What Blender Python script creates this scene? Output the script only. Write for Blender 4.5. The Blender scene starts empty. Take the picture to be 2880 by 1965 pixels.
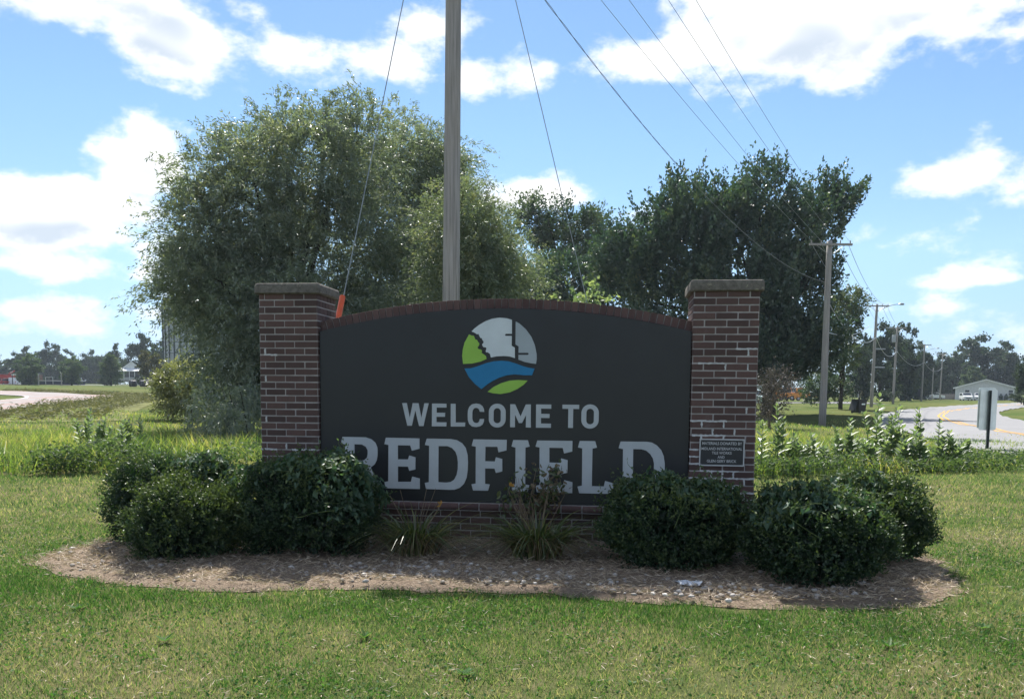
import bpy, math, random
import numpy as np
from mathutils import Vector, Matrix
from mathutils.geometry import tessellate_polygon
random.seed(7); R = np.random.default_rng(7)
scn = bpy.context.scene; COL = scn.collection

# ---------------------------------------------------------------- camera
cam = bpy.data.cameras.new('camera'); camo = bpy.data.objects.new('camera', cam); COL.objects.link(camo)
cam.sensor_fit = 'HORIZONTAL'; cam.sensor_width = 36; cam.lens = 29.01; cam.shift_y = 0.1086   # the photo is a crop: its optical centre sits low
cam.clip_start = 0.05; cam.clip_end = 6000
camo.matrix_world = Matrix.Translation((0, 0, 1.56)) @ Matrix.Rotation(math.radians(90 - 5.022), 4, 'X') @ Matrix.Rotation(0.00782, 4, 'Z')
scn.camera = camo

# ---------------------------------------------------------------- light, sky, exposure
SUN_EL, SUN_AZ = 52.0, -9.0          # azimuth from +Y (the view direction), negative = left
sunl = bpy.data.lights.new('sun', 'SUN'); sunl.energy = 5.0; sunl.angle = math.radians(0.55); sunl.color = (1, .965, .905)
suno = bpy.data.objects.new('sun', sunl); COL.objects.link(suno)
_a, _e = math.radians(SUN_AZ), math.radians(SUN_EL)
SD = Vector((math.sin(_a)*math.cos(_e), math.cos(_a)*math.cos(_e), math.sin(_e)))
suno.rotation_euler = SD.to_track_quat('Z', 'Y').to_euler(); suno.location = SD*60
scn.view_settings.view_transform = 'Standard'; scn.view_settings.look = 'None'
scn.view_settings.exposure = 1.12; scn.view_settings.gamma = 1.0; scn.view_settings.use_curve_mapping = False
scn.cycles.use_denoising = True; scn.cycles.max_bounces = 6; scn.cycles.diffuse_bounces = 3; scn.cycles.glossy_bounces = 2
scn.cycles.transmission_bounces = 4; scn.cycles.transparent_max_bounces = 4; scn.cycles.volume_bounces = 0
scn.cycles.sample_clamp_indirect = 6.0; scn.cycles.caustics_reflective = False; scn.cycles.caustics_refractive = False

class NT:
    """small helper for node trees"""
    def __init__(s, tree): s.t = tree
    def n(s, typ, **kw):
        nd = s.t.nodes.new(typ)
        for k, v in kw.items(): setattr(nd, k, v)
        return nd
    def set(s, sock, v):
        if hasattr(v, 'is_output') or isinstance(v, bpy.types.NodeSocket): s.t.links.new(v, sock)
        else: sock.default_value = v
    def m(s, op, a, b=None, c=None, clamp=False):
        nd = s.n('ShaderNodeMath', operation=op, use_clamp=clamp); s.set(nd.inputs[0], a)
        if b is not None: s.set(nd.inputs[1], b)
        if c is not None: s.set(nd.inputs[2], c)
        return nd.outputs[0]
    def v(s, op, a, b=None):
        nd = s.n('ShaderNodeVectorMath', operation=op); s.set(nd.inputs[0], a)
        if b is not None: s.set(nd.inputs[1], b)
        return nd.outputs[1] if op in ('LENGTH', 'DOT_PRODUCT') else nd.outputs[0]
    def noise(s, vec, scale, detail=4, rough=.55, dist=0.0):
        nd = s.n('ShaderNodeTexNoise'); s.set(nd.inputs['Vector'], vec)
        nd.inputs['Scale'].default_value = scale; nd.inputs['Detail'].default_value = detail
        nd.inputs['Roughness'].default_value = rough; nd.inputs['Distortion'].default_value = dist
        return nd.outputs[0]
    def ss(s, x, a, b):   # smoothstep
        nd = s.n('ShaderNodeMapRange', interpolation_type='SMOOTHSTEP'); s.set(nd.inputs['Value'], x)
        nd.inputs['From Min'].default_value = a; nd.inputs['From Max'].default_value = b
        return nd.outputs[0]
    def lin(s, x, a, b, c, d):
        nd = s.n('ShaderNodeMapRange'); s.set(nd.inputs['Value'], x)
        nd.inputs['From Min'].default_value = a; nd.inputs['From Max'].default_value = b
        nd.inputs['To Min'].default_value = c; nd.inputs['To Max'].default_value = d
        return nd.outputs[0]
    def mix(s, f, a, b, blend='MIX'):
        nd = s.n('ShaderNodeMix', data_type='RGBA', blend_type=blend); s.set(nd.inputs[0], f)
        for i, x in ((6, a), (7, b)):
            s.set(nd.inputs[i], (*x, 1) if isinstance(x, tuple) and len(x) == 3 else x)
        return nd.outputs[2]
    def ramp(s, x, stops):
        nd = s.n('ShaderNodeValToRGB'); s.set(nd.inputs[0], x); e = nd.color_ramp.elements
        while len(e) < len(stops): e.new(.5)
        for el, (p, c) in zip(e, stops): el.position = p; el.color = (*c, 1)
        return nd.outputs[0]

world = bpy.data.worlds.new('World'); scn.world = world; world.use_nodes = True
def build_sky():
    wt = world.node_tree; wt.nodes.clear(); W = NT(wt)
    sky = W.n('ShaderNodeTexSky', sky_type='NISHITA', sun_disc=False, sun_elevation=_e, sun_rotation=_a)
    sky.air_density = 1.0; sky.dust_density = .1; sky.ozone_density = 3.0; sky.altitude = 300
    b1 = W.n('ShaderNodeBackground'); b1.inputs[1].default_value = SKY_STR
    # clouds: fields given as (azimuth, elevation, half width, half height, weight) in radians
    def cloud_group(name, hi):
        g = bpy.data.node_groups.new(name, 'ShaderNodeTree')
        g.interface.new_socket('Dir', in_out='INPUT', socket_type='NodeSocketVector')
        g.interface.new_socket('AzEl', in_out='INPUT', socket_type='NodeSocketVector')
        g.interface.new_socket('Density', in_out='OUTPUT', socket_type='NodeSocketFloat')
        G = NT(g); gi = G.n('NodeGroupInput'); go = G.n('NodeGroupOutput')
        dirv = G.v('MULTIPLY', gi.outputs[0], (1, 1, 1.7)); acc = None
        for az, el, w, h, k in CLOUDS:
            d = G.v('MULTIPLY', G.v('SUBTRACT', gi.outputs[1], (az, el, 0)), (1/w, 1/h, 0))
            f = G.m('SUBTRACT', k, G.m('MULTIPLY', G.v('LENGTH', d), k+.30))
            if acc is None: acc = f
            else: acc = G.m('SMOOTH_MAX', acc, f, .15)
        acc = G.m('MAXIMUM', acc, -1.0)
        # the same kind of broken cumulus carries on over the rest of the sky
        dv = G.v('LENGTH', G.v('MULTIPLY', G.v('SUBTRACT', gi.outputs[1], (0, .2, 0)), (1/.72, 1/.34, 0)))
        outside = G.ss(dv, 1.0, 1.35)
        rest = G.m('MULTIPLY', G.m('SUBTRACT', G.noise(dirv, 2.6, 1, .5), .53), 5.0)
        rest = G.m('ADD', G.m('MULTIPLY', rest, outside), G.m('SUBTRACT', outside, 1.0))
        acc = G.m('MAXIMUM', acc, rest)
        big = G.m('SUBTRACT', G.noise(dirv, 7.0, 8 if hi else 2, .60), .5)
        tot = G.m('ADD', acc, G.m('MULTIPLY', big, 6.0))
        G.set(go.inputs[0], tot); return g
    ghi, glo = cloud_group('cloud_field', True), cloud_group('cloud_field_soft', False)
    tc = W.n('ShaderNodeTexCoord'); D = W.v('NORMALIZE', tc.outputs['Generated'])
    sp = W.n('ShaderNodeSeparateXYZ'); W.set(sp.inputs[0], D)
    az = W.m('ARCTAN2', sp.outputs[0], sp.outputs[1]); el = W.m('ARCSINE', sp.outputs[2])
    tone = W.ramp(W.m('MULTIPLY', el, 1/.36), [(0, (.45, .60, .93)), (.12, (.54, .63, .87)), (.42, (.92, .94, .93)), (.8, (.93, 1.0, 1.0))])   # sky glow toned down in the colour by elevation: less yellow at the horizon
    W.set(b1.inputs[0], W.mix(1.0, sky.outputs[0], tone, 'MULTIPLY'))
    cb = W.n('ShaderNodeCombineXYZ'); W.set(cb.inputs[0], az); W.set(cb.inputs[1], el)
    def field(off, g):
        nd = W.n('ShaderNodeGroup'); nd.node_tree = g
        W.set(nd.inputs[0], W.v('ADD', D, (0, 0, off))); W.set(nd.inputs[1], W.v('ADD', cb.outputs[0], (0, off, 0)))
        return nd.outputs[0]
    d0 = field(0.0, ghi); d1 = field(0.042, glo)
    alpha = W.ss(d0, -.2, .8)
    thick = W.ss(d0, .2, 1.3); above = W.ss(d1, -.2, 1.2)
    shade = W.m('MULTIPLY', thick, above)
    colr = W.mix(shade, (1.0, .99, .98), (.54, .61, .70))
    b2 = W.n('ShaderNodeBackground'); W.set(b2.inputs[0], colr); b2.inputs[1].default_value = CLOUD_STR
    vis = W.m('MULTIPLY', alpha, W.lin(el, 0.0, .12, .6, .97))
    mx = W.n('ShaderNodeMixShader'); W.set(mx.inputs[0], vis); W.set(mx.inputs[1], b1.outputs[0]); W.set(mx.inputs[2], b2.outputs[0])
    out = W.n('ShaderNodeOutputWorld'); W.set(out.inputs[0], mx.outputs[0])
SKY_STR, CLOUD_STR = 0.073, 0.62
def _c(px, py, w, h, k=1.0):   # centre and half size measured on the picture, turned into angles
    K = 1.2392/2320.7
    return (math.atan((px-1162)*K), math.atan((883-py)*K), w*K, h*K, k)
CLOUDS = [_c(60, 60, 330, 150, 1.1), _c(300, 40, 190, 80, .3), _c(110, 150, 170, 60, .9), _c(425, 196, 165, 54, .9), _c(668, 190, 95, 48, .9), _c(945, 102, 60, 24, -.1),
  _c(1062, 203, 40, 24, .0), _c(900, 190, 80, 22, -.05), _c(110, 550, 300, 100, 1.4), _c(330, 430, 130, 85, 1.3), _c(280, 590, 190, 55, .7), _c(60, 655, 420, 50, .7), _c(140, 740, 520, 50, .55), _c(420, 700, 220, 40, .2),
  _c(1265, 470, 215, 58, 1.1), _c(1420, 500, 120, 38, .7), _c(1760, 130, 260, 150, 1.3), _c(2080, 90, 420, 140, 1.4), _c(2310, 190, 170, 100, .7), _c(1440, 168, 130, 50, .7),
  _c(1840, 250, 150, 46, .5), _c(1680, 30, 170, 100, .8), _c(2095, 462, 120, 50, .9), _c(2285, 495, 80, 36, .5), _c(2020, 550, 90, 46, .15), _c(2225, 662, 140, 26, .35), _c(2290, 765, 280, 50, .3),
  _c(2100, 715, 120, 24, .15), _c(2330, 640, 70, 40, .3), _c(1180, 195, 36, 18, -.05)]
build_sky(); world.cycles.sampling_method = 'MANUAL'; world.cycles.sample_map_resolution = 512

# ---------------------------------------------------------------- generic builders
def tag(o, label=None, cat=None, group=None, kind=None):
    for k, v in (('label', label), ('category', cat), ('group', group), ('kind', kind)):
        if v: o[k] = v
    return o
def empty(name, loc=(0, 0, 0), rz=0.0, parent=None):
    o = bpy.data.objects.new(name, None); COL.objects.link(o); o.location = loc; o.rotation_euler = (0, 0, rz); o.empty_display_size = .2
    if parent: o.parent = parent
    return o
def link(name, me, parent=None, loc=None):
    o = bpy.data.objects.new(name, me); COL.objects.link(o)
    if parent: o.parent = parent
    if loc is not None: o.location = loc
    return o

class MB:
    """collects vertices, triangles and quads; build() links them as one mesh"""
    def __init__(s): s.V = []; s.Q = []; s.T = []; s.qt = []; s.tt = []; s.N = []; s.c = 0
    def add(s, v, quads=None, tris=None, tint=None):
        v = np.asarray(v, float).reshape(-1, 3); b = s.c; s.V.append(v); s.c += len(v)
        for arr, store, ts in ((quads, s.Q, s.qt), (tris, s.T, s.tt)):
            if arr is not None and len(arr):
                arr = np.asarray(arr, int); store.append(arr+b)
                t = np.zeros(len(arr)) if tint is None else (np.full(len(arr), tint) if np.isscalar(tint) else np.asarray(tint))
                ts.append(t)
        return s
    def ngon(s, idx): s.N.append([i for i in idx])
    def box(s, x0, x1, y0, y1, z0, z1, tint=0.0):
        v = [(x0,y0,z0),(x1,y0,z0),(x1,y1,z0),(x0,y1,z0),(x0,y0,z1),(x1,y0,z1),(x1,y1,z1),(x0,y1,z1)]
        return s.add(v, [(0,3,2,1),(4,5,6,7),(0,1,5,4),(1,2,6,5),(2,3,7,6),(3,0,4,7)], tint=tint)
    def prism(s, prof, a0, a1, axis='y', tint=0.0):
        """extrudes a 2-D outline: axis y -> outline is (x,z); x -> (y,z); z -> (x,y)"""
        n = len(prof); p = np.array(prof, float); r = []
        for a in (a0, a1):
            q = np.empty((n, 3))
            if axis == 'y': q[:,0] = p[:,0]; q[:,1] = a; q[:,2] = p[:,1]
            elif axis == 'x': q[:,0] = a; q[:,1] = p[:,0]; q[:,2] = p[:,1]
            else: q[:,0] = p[:,0]; q[:,1] = p[:,1]; q[:,2] = a
            r.append(q)
        tri = tessellate_polygon([[Vector((x, y, 0)) for x, y in prof]])
        t = [tuple(x) for x in tri]; t2 = [(x[0]+n, x[2]+n, x[1]+n) for x in t]
        q = [(i, (i+1) % n, (i+1) % n+n, i+n) for i in range(n)]
        return s.add(np.vstack(r), q, t+t2, tint)
    def tube(s, pts, rad, k=8, cap=True, tint=0.0):
        P = np.asarray(pts, float); n = len(P); rad = np.broadcast_to(np.asarray(rad, float), (n,))
        T = np.gradient(P, axis=0); T /= np.linalg.norm(T, axis=1)[:, None]+1e-12
        ref = np.array([0, 0, 1.0]) if abs(T[:, 2]).mean() < .8 else np.array([1.0, 0, 0])
        A = np.cross(T, ref); A /= np.linalg.norm(A, axis=1)[:, None]+1e-12; B = np.cross(T, A)
        th = np.arange(k)*2*math.pi/k
        v = (P[:, None, :] + rad[:, None, None]*(np.cos(th)[None, :, None]*A[:, None, :] + np.sin(th)[None, :, None]*B[:, None, :])).reshape(-1, 3)
        i = np.arange(n-1)[:, None]*k; j = np.arange(k)[None, :]; j2 = (j+1) % k
        q = np.stack([i+j, i+k+j, i+k+j2, i+j2], -1).reshape(-1, 4)
        tr = []
        if cap:
            tr = [(0, a, a+1) for a in range(1, k-1)] + [((n-1)*k, (n-1)*k+a+1, (n-1)*k+a) for a in range(1, k-1)]
        return s.add(v, q, tr if tr else None, tint)
    def mesh(s, name, mat=None, smooth=False):
        me = bpy.data.meshes.new(name)
        V = np.vstack(s.V) if s.V else np.zeros((0, 3))
        Q = np.vstack(s.Q) if s.Q else np.zeros((0, 4), int); T = np.vstack(s.T) if s.T else np.zeros((0, 3), int)
        nq, nt = len(Q), len(T)
        me.vertices.add(len(V)); me.vertices.foreach_set('co', V.astype(np.float32).ravel())
        me.loops.add(nq*4+nt*3); me.loops.foreach_set('vertex_index', np.concatenate([Q.ravel(), T.ravel()]).astype(np.int32))
        me.polygons.add(nq+nt)
        me.polygons.foreach_set('loop_start', np.concatenate([np.arange(nq)*4, nq*4+np.arange(nt)*3]).astype(np.int32))
        me.update(calc_edges=True)
        tt = np.concatenate(s.qt+s.tt) if (s.qt or s.tt) else np.zeros(0)
        if np.any(tt != 0):
            at = me.attributes.new('tint', 'FLOAT', 'FACE'); at.data.foreach_set('value', tt.astype(np.float32))
        me.polygons.foreach_set('use_smooth', np.full(nq+nt, smooth, bool))
        if mat: me.materials.append(mat)
        me.validate(); return me
    def build(s, name, mat=None, parent=None, smooth=False, loc=None):
        return link(name, s.mesh(name, mat, smooth), parent, loc)

def unit(a): return a/(np.linalg.norm(a, axis=-1, keepdims=True)+1e-9)
def leaves(mb, c, d, L, W, tint, flat=None):
    """one diamond-shaped leaf for every centre c, along d"""
    n = len(c); d = unit(d); r = R.normal(size=(n, 3)) if flat is None else flat
    sd = unit(np.cross(d, r)); L = np.broadcast_to(L, (n,))[:, None]; W = np.broadcast_to(W, (n,))[:, None]
    nr = np.cross(sd, d)
    v = np.stack([c, c+d*L*.45+sd*W*.5+nr*W*.12, c+d*L, c+d*L*.45-sd*W*.5+nr*W*.12], 1).reshape(-1, 3)
    q = np.arange(n*4).reshape(n, 4); mb.add(v, q, tint=tint)
def blades(mb, base, lean, h, w, tint, seg=1, droop=0.0):
    """grass blades from base points, leaning along the xy vectors lean"""
    n = len(base); h = np.broadcast_to(h, (n,)); w = np.broadcast_to(w, (n,)); a = R.uniform(0, 2*math.pi, n)
    sd = np.stack([np.cos(a), np.sin(a), np.zeros(n)], 1)*w[:, None]*.5
    if seg == 1:
        tip = base + np.stack([lean[:, 0]*h, lean[:, 1]*h, h], 1)
        mb.add(np.stack([base-sd, base+sd, tip], 1).reshape(-1, 3), None, np.arange(n*3).reshape(n, 3), tint); return
    rows = []
    for i in range(seg+1):
        t = i/seg; z = h*(t - droop*t*t); out = h*(t*t*.75+.25*t)
        p = base + np.stack([lean[:, 0]*out, lean[:, 1]*out, z], 1); ww = 1-t**1.6*.92
        rows += [p-sd*ww, p+sd*ww]
    v = np.stack(rows, 1).reshape(-1, 3); k = 2*(seg+1); b = np.arange(n)[:, None]*k
    q = np.concatenate([np.stack([b+2*i, b+2*i+1, b+2*i+3, b+2*i+2], -1).reshape(-1, 4) for i in range(seg)])
    mb.add(v, q, tint=np.tile(np.asarray(tint), seg))

def H(x, y):
    """height of the terrain"""
    x = np.asarray(x, float); y = np.asarray(y, float)
    sl = np.clip((-5-x)/15, 0, 1); sl = sl*sl*(3-2*sl); sr = np.clip((x-2)/10, 0, 1)
    z = .0085*np.clip(y-35, 0, 215)*sl - .0022*np.clip(y-15, 0, 200)*sr
    z = z - .55*np.exp(-(((x-17.2)/2.6)**2 + ((y-47)/9)**2))
    far = np.clip((y-11)/8, 0, 1)
    return z + far*(.05*np.sin(x*.31+1.3)*np.sin(y*.23) + .03*np.sin(x*.83+y*.61))

# ---------------------------------------------------------------- materials
def mat(name):
    m = bpy.data.materials.new(name); m.use_nodes = True; t = m.node_tree; t.nodes.clear(); n = NT(t)
    out = n.n('ShaderNodeOutputMaterial'); return m, n, out
def principled(n, out, col, rough=.7, spec=.3, metal=0.0, bump=None, bstr=.3, bdist=.01):
    p = n.n('ShaderNodeBsdfPrincipled'); n.set(p.inputs['Base Color'], (*col, 1) if isinstance(col, tuple) else col)
    n.set(p.inputs['Roughness'], rough); p.inputs['Specular IOR Level'].default_value = spec; p.inputs['Metallic'].default_value = metal
    if bump is not None:
        b = n.n('ShaderNodeBump'); b.inputs['Strength'].default_value = bstr; b.inputs['Distance'].default_value = bdist; n.set(b.inputs['Height'], bump)
        n.t.links.new(b.outputs[0], p.inputs['Normal'])
    n.t.links.new(p.outputs[0], out.inputs[0]); return p
def simple(name, col, rough=.7, spec=.3, metal=0.0, var=.25, scale=8.0, bstr=.15):
    m, n, out = mat(name); tc = n.n('ShaderNodeTexCoord').outputs['Object']
    f = n.noise(tc, scale, 6, .6); dark = tuple(c*(1-var) for c in col); lite = tuple(min(1, c*(1+var*.7)) for c in col)
    principled(n, out, n.mix(n.ss(f, .3, .7), dark, lite), rough, spec, metal, n.noise(tc, scale*6, 4, .6), bstr, .004); return m
def leafmat(name, stops, trans=.4, gloss=.06, grough=.35, tcol=1.35):
    m, n, out = mat(name); a = n.n('ShaderNodeAttribute', attribute_name='tint')
    col = n.ramp(a.outputs['Fac'], stops)
    df = n.n('ShaderNodeBsdfDiffuse'); n.set(df.inputs[0], col)
    tr = n.n('ShaderNodeBsdfTranslucent'); n.set(tr.inputs[0], n.mix(1.0, col, (tcol*1.05, tcol*1.1, tcol*.55), 'MULTIPLY'))
    gl = n.n('ShaderNodeBsdfGlossy'); gl.inputs['Roughness'].default_value = grough; n.set(gl.inputs[0], (1, 1, 1, 1))
    m1 = n.n('ShaderNodeMixShader'); m1.inputs[0].default_value = trans; n.set(m1.inputs[1], df.outputs[0]); n.set(m1.inputs[2], tr.outputs[0])
    m2 = n.n('ShaderNodeMixShader'); m2.inputs[0].default_value = gloss; n.set(m2.inputs[1], m1.outputs[0]); n.set(m2.inputs[2], gl.outputs[0])
    n.t.links.new(m2.outputs[0], out.inputs[0]); return m
M = {}
def brickmat(name, a, b):
    m, n, out = mat(name); oi = n.n('ShaderNodeObjectInfo'); tc = n.n('ShaderNodeTexCoord').outputs['Object']; geo = n.n('ShaderNodeNewGeometry').outputs['Position']
    r = n.m('ADD', oi.outputs['Random'], n.m('MULTIPLY', n.m('SUBTRACT', n.noise(geo, 9, 3), .5), .5))
    col = n.mix(n.ss(r, .0, 1.0), a, b)
    col = n.mix(n.m('MULTIPLY', n.ss(n.noise(geo, 60, 5, .7), .5, .75), .45), col, tuple(x*.55 for x in a))
    col = n.mix(n.m('MULTIPLY', n.ss(n.noise(geo, 4.5, 6, .65), .6, .8), .22), col, (.34, .31, .30))
    principled(n, out, col, .82, .25, 0, n.noise(geo, 140, 4, .7), .35, .003); return m
M['brick'] = brickmat('brick', (.070, .046, .043), (.118, .073, .066))
M['coping'] = brickmat('coping_brick', (.082, .050, .048), (.122, .075, .070))
def mortarmat():
    m, n, out = mat('mortar'); g = n.n('ShaderNodeNewGeometry').outputs['Position']
    c = n.mix(n.ss(n.noise(g, 7, 5, .6), .35, .7), (.31, .29, .285), (.42, .40, .395))
    principled(n, out, c, .95, .1, 0, n.noise(g, 180, 4, .7), .5, .004); return m
M['mortar'] = mortarmat(); M['mortar_new'] = simple('mortar_new', (.52, .53, .54), .9, .1, var=.2, scale=30)
def stonemat():
    m, n, out = mat('cap_stone'); g = n.n('ShaderNodeNewGeometry').outputs['Position']
    c = n.ramp(n.noise(g, 22, 8, .7), [(.3, (.080, .075, .067)), (.5, (.140, .130, .115)), (.7, (.205, .19, .168))])
    c = n.mix(n.ss(n.noise(g, 55, 5, .7), .58, .7), c, (.10, .10, .095)); c = n.mix(n.m('MULTIPLY', n.ss(n.noise(g, 12, 6, .7), .58, .68), .5), c, (.40, .37, .27))
    principled(n, out, c, .95, .1, 0, n.noise(g, 70, 6, .7), .7, .008); return m
M['stone'] = stonemat()
def panelmat():
    m, n, out = mat('sign_panel'); g = n.n('ShaderNodeTexCoord').outputs['Object']
    c = n.mix(n.noise(g, 3, 5, .6), (.0088, .0100, .0125), (.0125, .014, .017))
    r = n.lin(n.noise(g, 5, 6, .65), .3, .7, .36, .50)
    principled(n, out, c, r, .5, 0, n.noise(g, 400, 3, .6), .08, .001); return m
M['panel'] = panelmat()
for k, c in dict(letter=(.44, .475, .50), pale=(.60, .66, .70), grey=(.36, .41, .445), lgreen=(.30, .52, .10), lblue=(.035, .20, .40)).items():
    M[k] = simple('paint_'+k, c, .75, .12, var=.05, scale=6, bstr=.02)
M['plaque'] = simple('plaque_field', (.02, .022, .026), .45, .5, var=.2); M['plaque_rim'] = simple('plaque_rim', (.50, .51, .52), .4, .5, var=.1)
def woodmat(name, a, b):
    m, n, out = mat(name); g = n.n('ShaderNodeTexCoord').outputs['Object']; gv = n.v('MULTIPLY', g, (22, 22, .8))
    c = n.ramp(n.noise(gv, 1.0, 8, .65), [(.3, a), (.7, b)])
    crack = n.ss(n.noise(n.v('MULTIPLY', g, (38, 38, .45)), 1.0, 4, .55), .60, .66)
    c = n.mix(n.m('MULTIPLY', crack, .75), c, tuple(x*.3 for x in a)); c = n.mix(n.m('MULTIPLY', n.ss(n.noise(g, 1.3, 4), .45, .7), .35), c, (.33, .29, .24))
    principled(n, out, c, .9, .15, 0, n.noise(gv, 1.0, 6, .7), .6, .01); return m
M['pole'] = woodmat('pole_wood', (.22, .205, .20), (.42, .395, .385)); M['pole_far'] = woodmat('pole_wood_weathered', (.22, .205, .195), (.36, .34, .325))
M['wire'] = simple('wire', (.26, .29, .29), .5, .4, .3); M['cable'] = simple('cable', (.14, .16, .165), .6, .3)
M['galv'] = simple('galvanised_steel', (.32, .34, .35), .45, .5, .6, var=.2, scale=5)
M['orange'] = simple('orange_plastic', (.62, .095, .03), .5, .4, var=.15)
M['bark'] = simple('bark', (.085, .070, .056), .95, .1, var=.5, scale=5, bstr=.8); M['bark_dark'] = simple('bark_dark', (.05, .043, .036), .95, .1, var=.5, scale=5, bstr=.8)
M['stem'] = simple('green_stem', (.10, .14, .05), .8, .2); M['dry_stem'] = simple('dry_stem', (.20, .155, .11), .9, .1)
G3 = lambda a, b, c: [(.0, a), (.55, b), (1.0, c)]
M['willow'] = leafmat('willow_leaf', G3((.082, .114, .088), (.165, .205, .150), (.28, .29, .185)), .36, .07, .36)
M['willow_pale'] = leafmat('willow_leaf_pale', G3((.080, .112, .080), (.158, .198, .130), (.27, .27, .15)), .36, .055, .38)
M['maple'] = leafmat('maple_leaf', G3((.020, .048, .034), (.044, .084, .052), (.105, .135, .060)), .28, .055, .38)
M['locust'] = leafmat('locust_leaf', G3((.024, .050, .034), (.054, .090, .052), (.115, .135, .062)), .32, .05, .4)
M['far_leaf'] = leafmat('far_leaf', G3((.018, .036, .026), (.036, .062, .038), (.080, .105, .048)), .26, .03, .5)
M['street_leaf'] = leafmat('street_tree_leaf', G3((.036, .066, .042), (.075, .118, .062), (.14, .175, .075)), .34, .03, .5)
M['far_yellow'] = leafmat('far_leaf_yellowish', G3((.055, .060, .022), (.095, .095, .032), (.16, .14, .045)), .32, .03, .5)
M['silver'] = leafmat('silvery_leaf', G3((0.120, 0.138, 0.066), (0.204, 0.216, 0.102), (0.324, 0.312, 0.156)), .4, .07, .4)
M['box'] = leafmat('boxwood_leaf', G3((.010, .026, .015), (.026, .058, .027), (.085, .118, .036)), .24, .03, .42)
M['vine'] = leafmat('vine_leaf', G3((.024, .062, .034), (.050, .105, .056), (.15, .20, .075)), .36, .035, .48)
M['lily'] = leafmat('lily_leaf', G3((.035, .060, .020), (.085, .120, .034), (.24, .22, .07)), .4, .06, .4)
M['drylily'] = leafmat('dry_lily_leaf', G3((.10, .072, .042), (.17, .125, .075), (.27, .21, .13)), .3, .03, .5)
M['lawn'] = leafmat('lawn_blade', [(.0, (.034, .094, .022)), (.35, (.068, .155, .042)), (.65, (.138, .198, .080)), (1.0, (.36, .33, .20))], .42, .012, .5, 1.3)
M['tall'] = leafmat('tall_grass_blade', [(.0, (.028, .060, .026)), (.35, (.082, .146, .040)), (.7, (.205, .26, .058)), (1.0, (.40, .34, .16))], .5, .04, .45, 1.4)
M['weed'] = leafmat('weed_leaf', G3((.036, .068, .030), (.085, .130, .055), (.20, .22, .085)), .42, .02, .5)
M['milk'] = leafmat('milkweed_leaf', G3((.062, .110, .062), (.125, .185, .100), (.23, .28, .14)), .42, .06, .45)
M['straw'] = leafmat('straw', G3((.20, .150, .110), (.41, .33, .25), (.60, .51, .40)), .1, .02, .6)
M['hay'] = leafmat('cut_hay', G3((.075, .088, .040), (.15, .150, .070), (.25, .22, .12)), .2, .02, .6)
M['rust'] = leafmat('rusty_leaf', G3((.062, .054, .052), (.112, .097, .092), (.17, .15, .14)), .08, .03, .5)
def groundmat():
    m, n, out = mat('ground_soil_and_grass'); g = n.n('ShaderNodeNewGeometry').outputs['Position']
    a = n.noise(g, .55, 5, .6); b = n.noise(g, 6, 6, .65); fine = n.noise(g, 60, 5, .7)
    lawn = n.mix(n.ss(a, .38, .66), (.060, .082, .026), (.135, .118, .060)); lawn = n.mix(n.m('MULTIPLY', n.ss(b, .45, .7), .6), lawn, (.16, .135, .078))
    lawn = n.mix(n.m('MULTIPLY', n.ss(fine, .5, .7), .6), lawn, (.035, .04, .018))
    far = n.mix(n.ss(n.noise(g, .11, 5, .6), .35, .65), (.062, .092, .026), (.115, .118, .042)); far = n.mix(n.m('MULTIPLY', n.ss(n.noise(g, 1.2, 6, .65), .45, .7), .5), far, (.05, .075, .022))
    sp = n.n('ShaderNodeSeparateXYZ'); n.set(sp.inputs[0], g)
    col = n.mix(n.ss(sp.outputs[1], 13, 17), lawn, far)
    principled(n, out, col, 1.0, .02, 0, n.noise(g, 25, 6, .7), .6, .03); return m
M['ground'] = groundmat()
def mulchmat():
    m, n, out = mat('mulch'); g = n.n('ShaderNodeNewGeometry').outputs['Position']
    gs = n.v('MULTIPLY', g, (1, 1.8, 1))
    c = n.ramp(n.noise(gs, 45, 8, .7), [(.25, (.11, .080, .058)), (.5, (.26, .20, .150)), (.75, (.42, .345, .265))])
    principled(n, out, c, 1.0, .05, 0, n.noise(gs, 60, 6, .75), 1.0, .02); return m
M['mulch'] = mulchmat()
def pebmat():
    m, n, out = mat('pebble'); a = n.n('ShaderNodeAttribute', attribute_name='tint'); g = n.n('ShaderNodeNewGeometry').outputs['Position']
    c = n.ramp(a.outputs['Fac'], [(0, (.17, .145, .13)), (.3, (.29, .26, .235)), (.65, (.43, .40, .37)), (1, (.60, .58, .55))])
    c = n.mix(n.m('MULTIPLY', n.ss(n.noise(g, 90, 4), .5, .7), .3), c, (.2, .17, .15)); principled(n, out, c, .75, .3); return m
M['pebble'] = pebmat()
def roadmat(name, a, b, pink):
    m, n, out = mat(name); g = n.n('ShaderNodeNewGeometry').outputs['Position']
    c = n.mix(n.noise(g, .35, 6, .6), a, b); c = n.mix(n.m('MULTIPLY', n.ss(n.noise(g, 3.0, 5, .7), .5, .75), .35), c, tuple(x*.7 for x in a))
    if pink: c = n.mix(n.m('MULTIPLY', n.ss(n.noise(g, .2, 3, .6), .45, .6), .6), c, pink)
    principled(n, out, c, .9, .15, 0, n.noise(g, 30, 4, .7), .3, .01); return m
M['road_r'] = roadmat('concrete_road', (.185, .184, .188), (.24, .237, .242), None); M['road_l'] = roadmat('worn_road', (.215, .195, .19), (.28, .26, .255), (.27, .165, .14))
M['yellow'] = simple('yellow_road_paint', (.55, .30, .055), .8, .2, var=.3, scale=3); M['white_paint'] = simple('white_road_paint', (.62, .62, .60), .8, .2, var=.2, scale=3)
M['asphalt'] = simple('asphalt', (.16, .16, .165), .9, .15, var=.2, scale=2)

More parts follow.
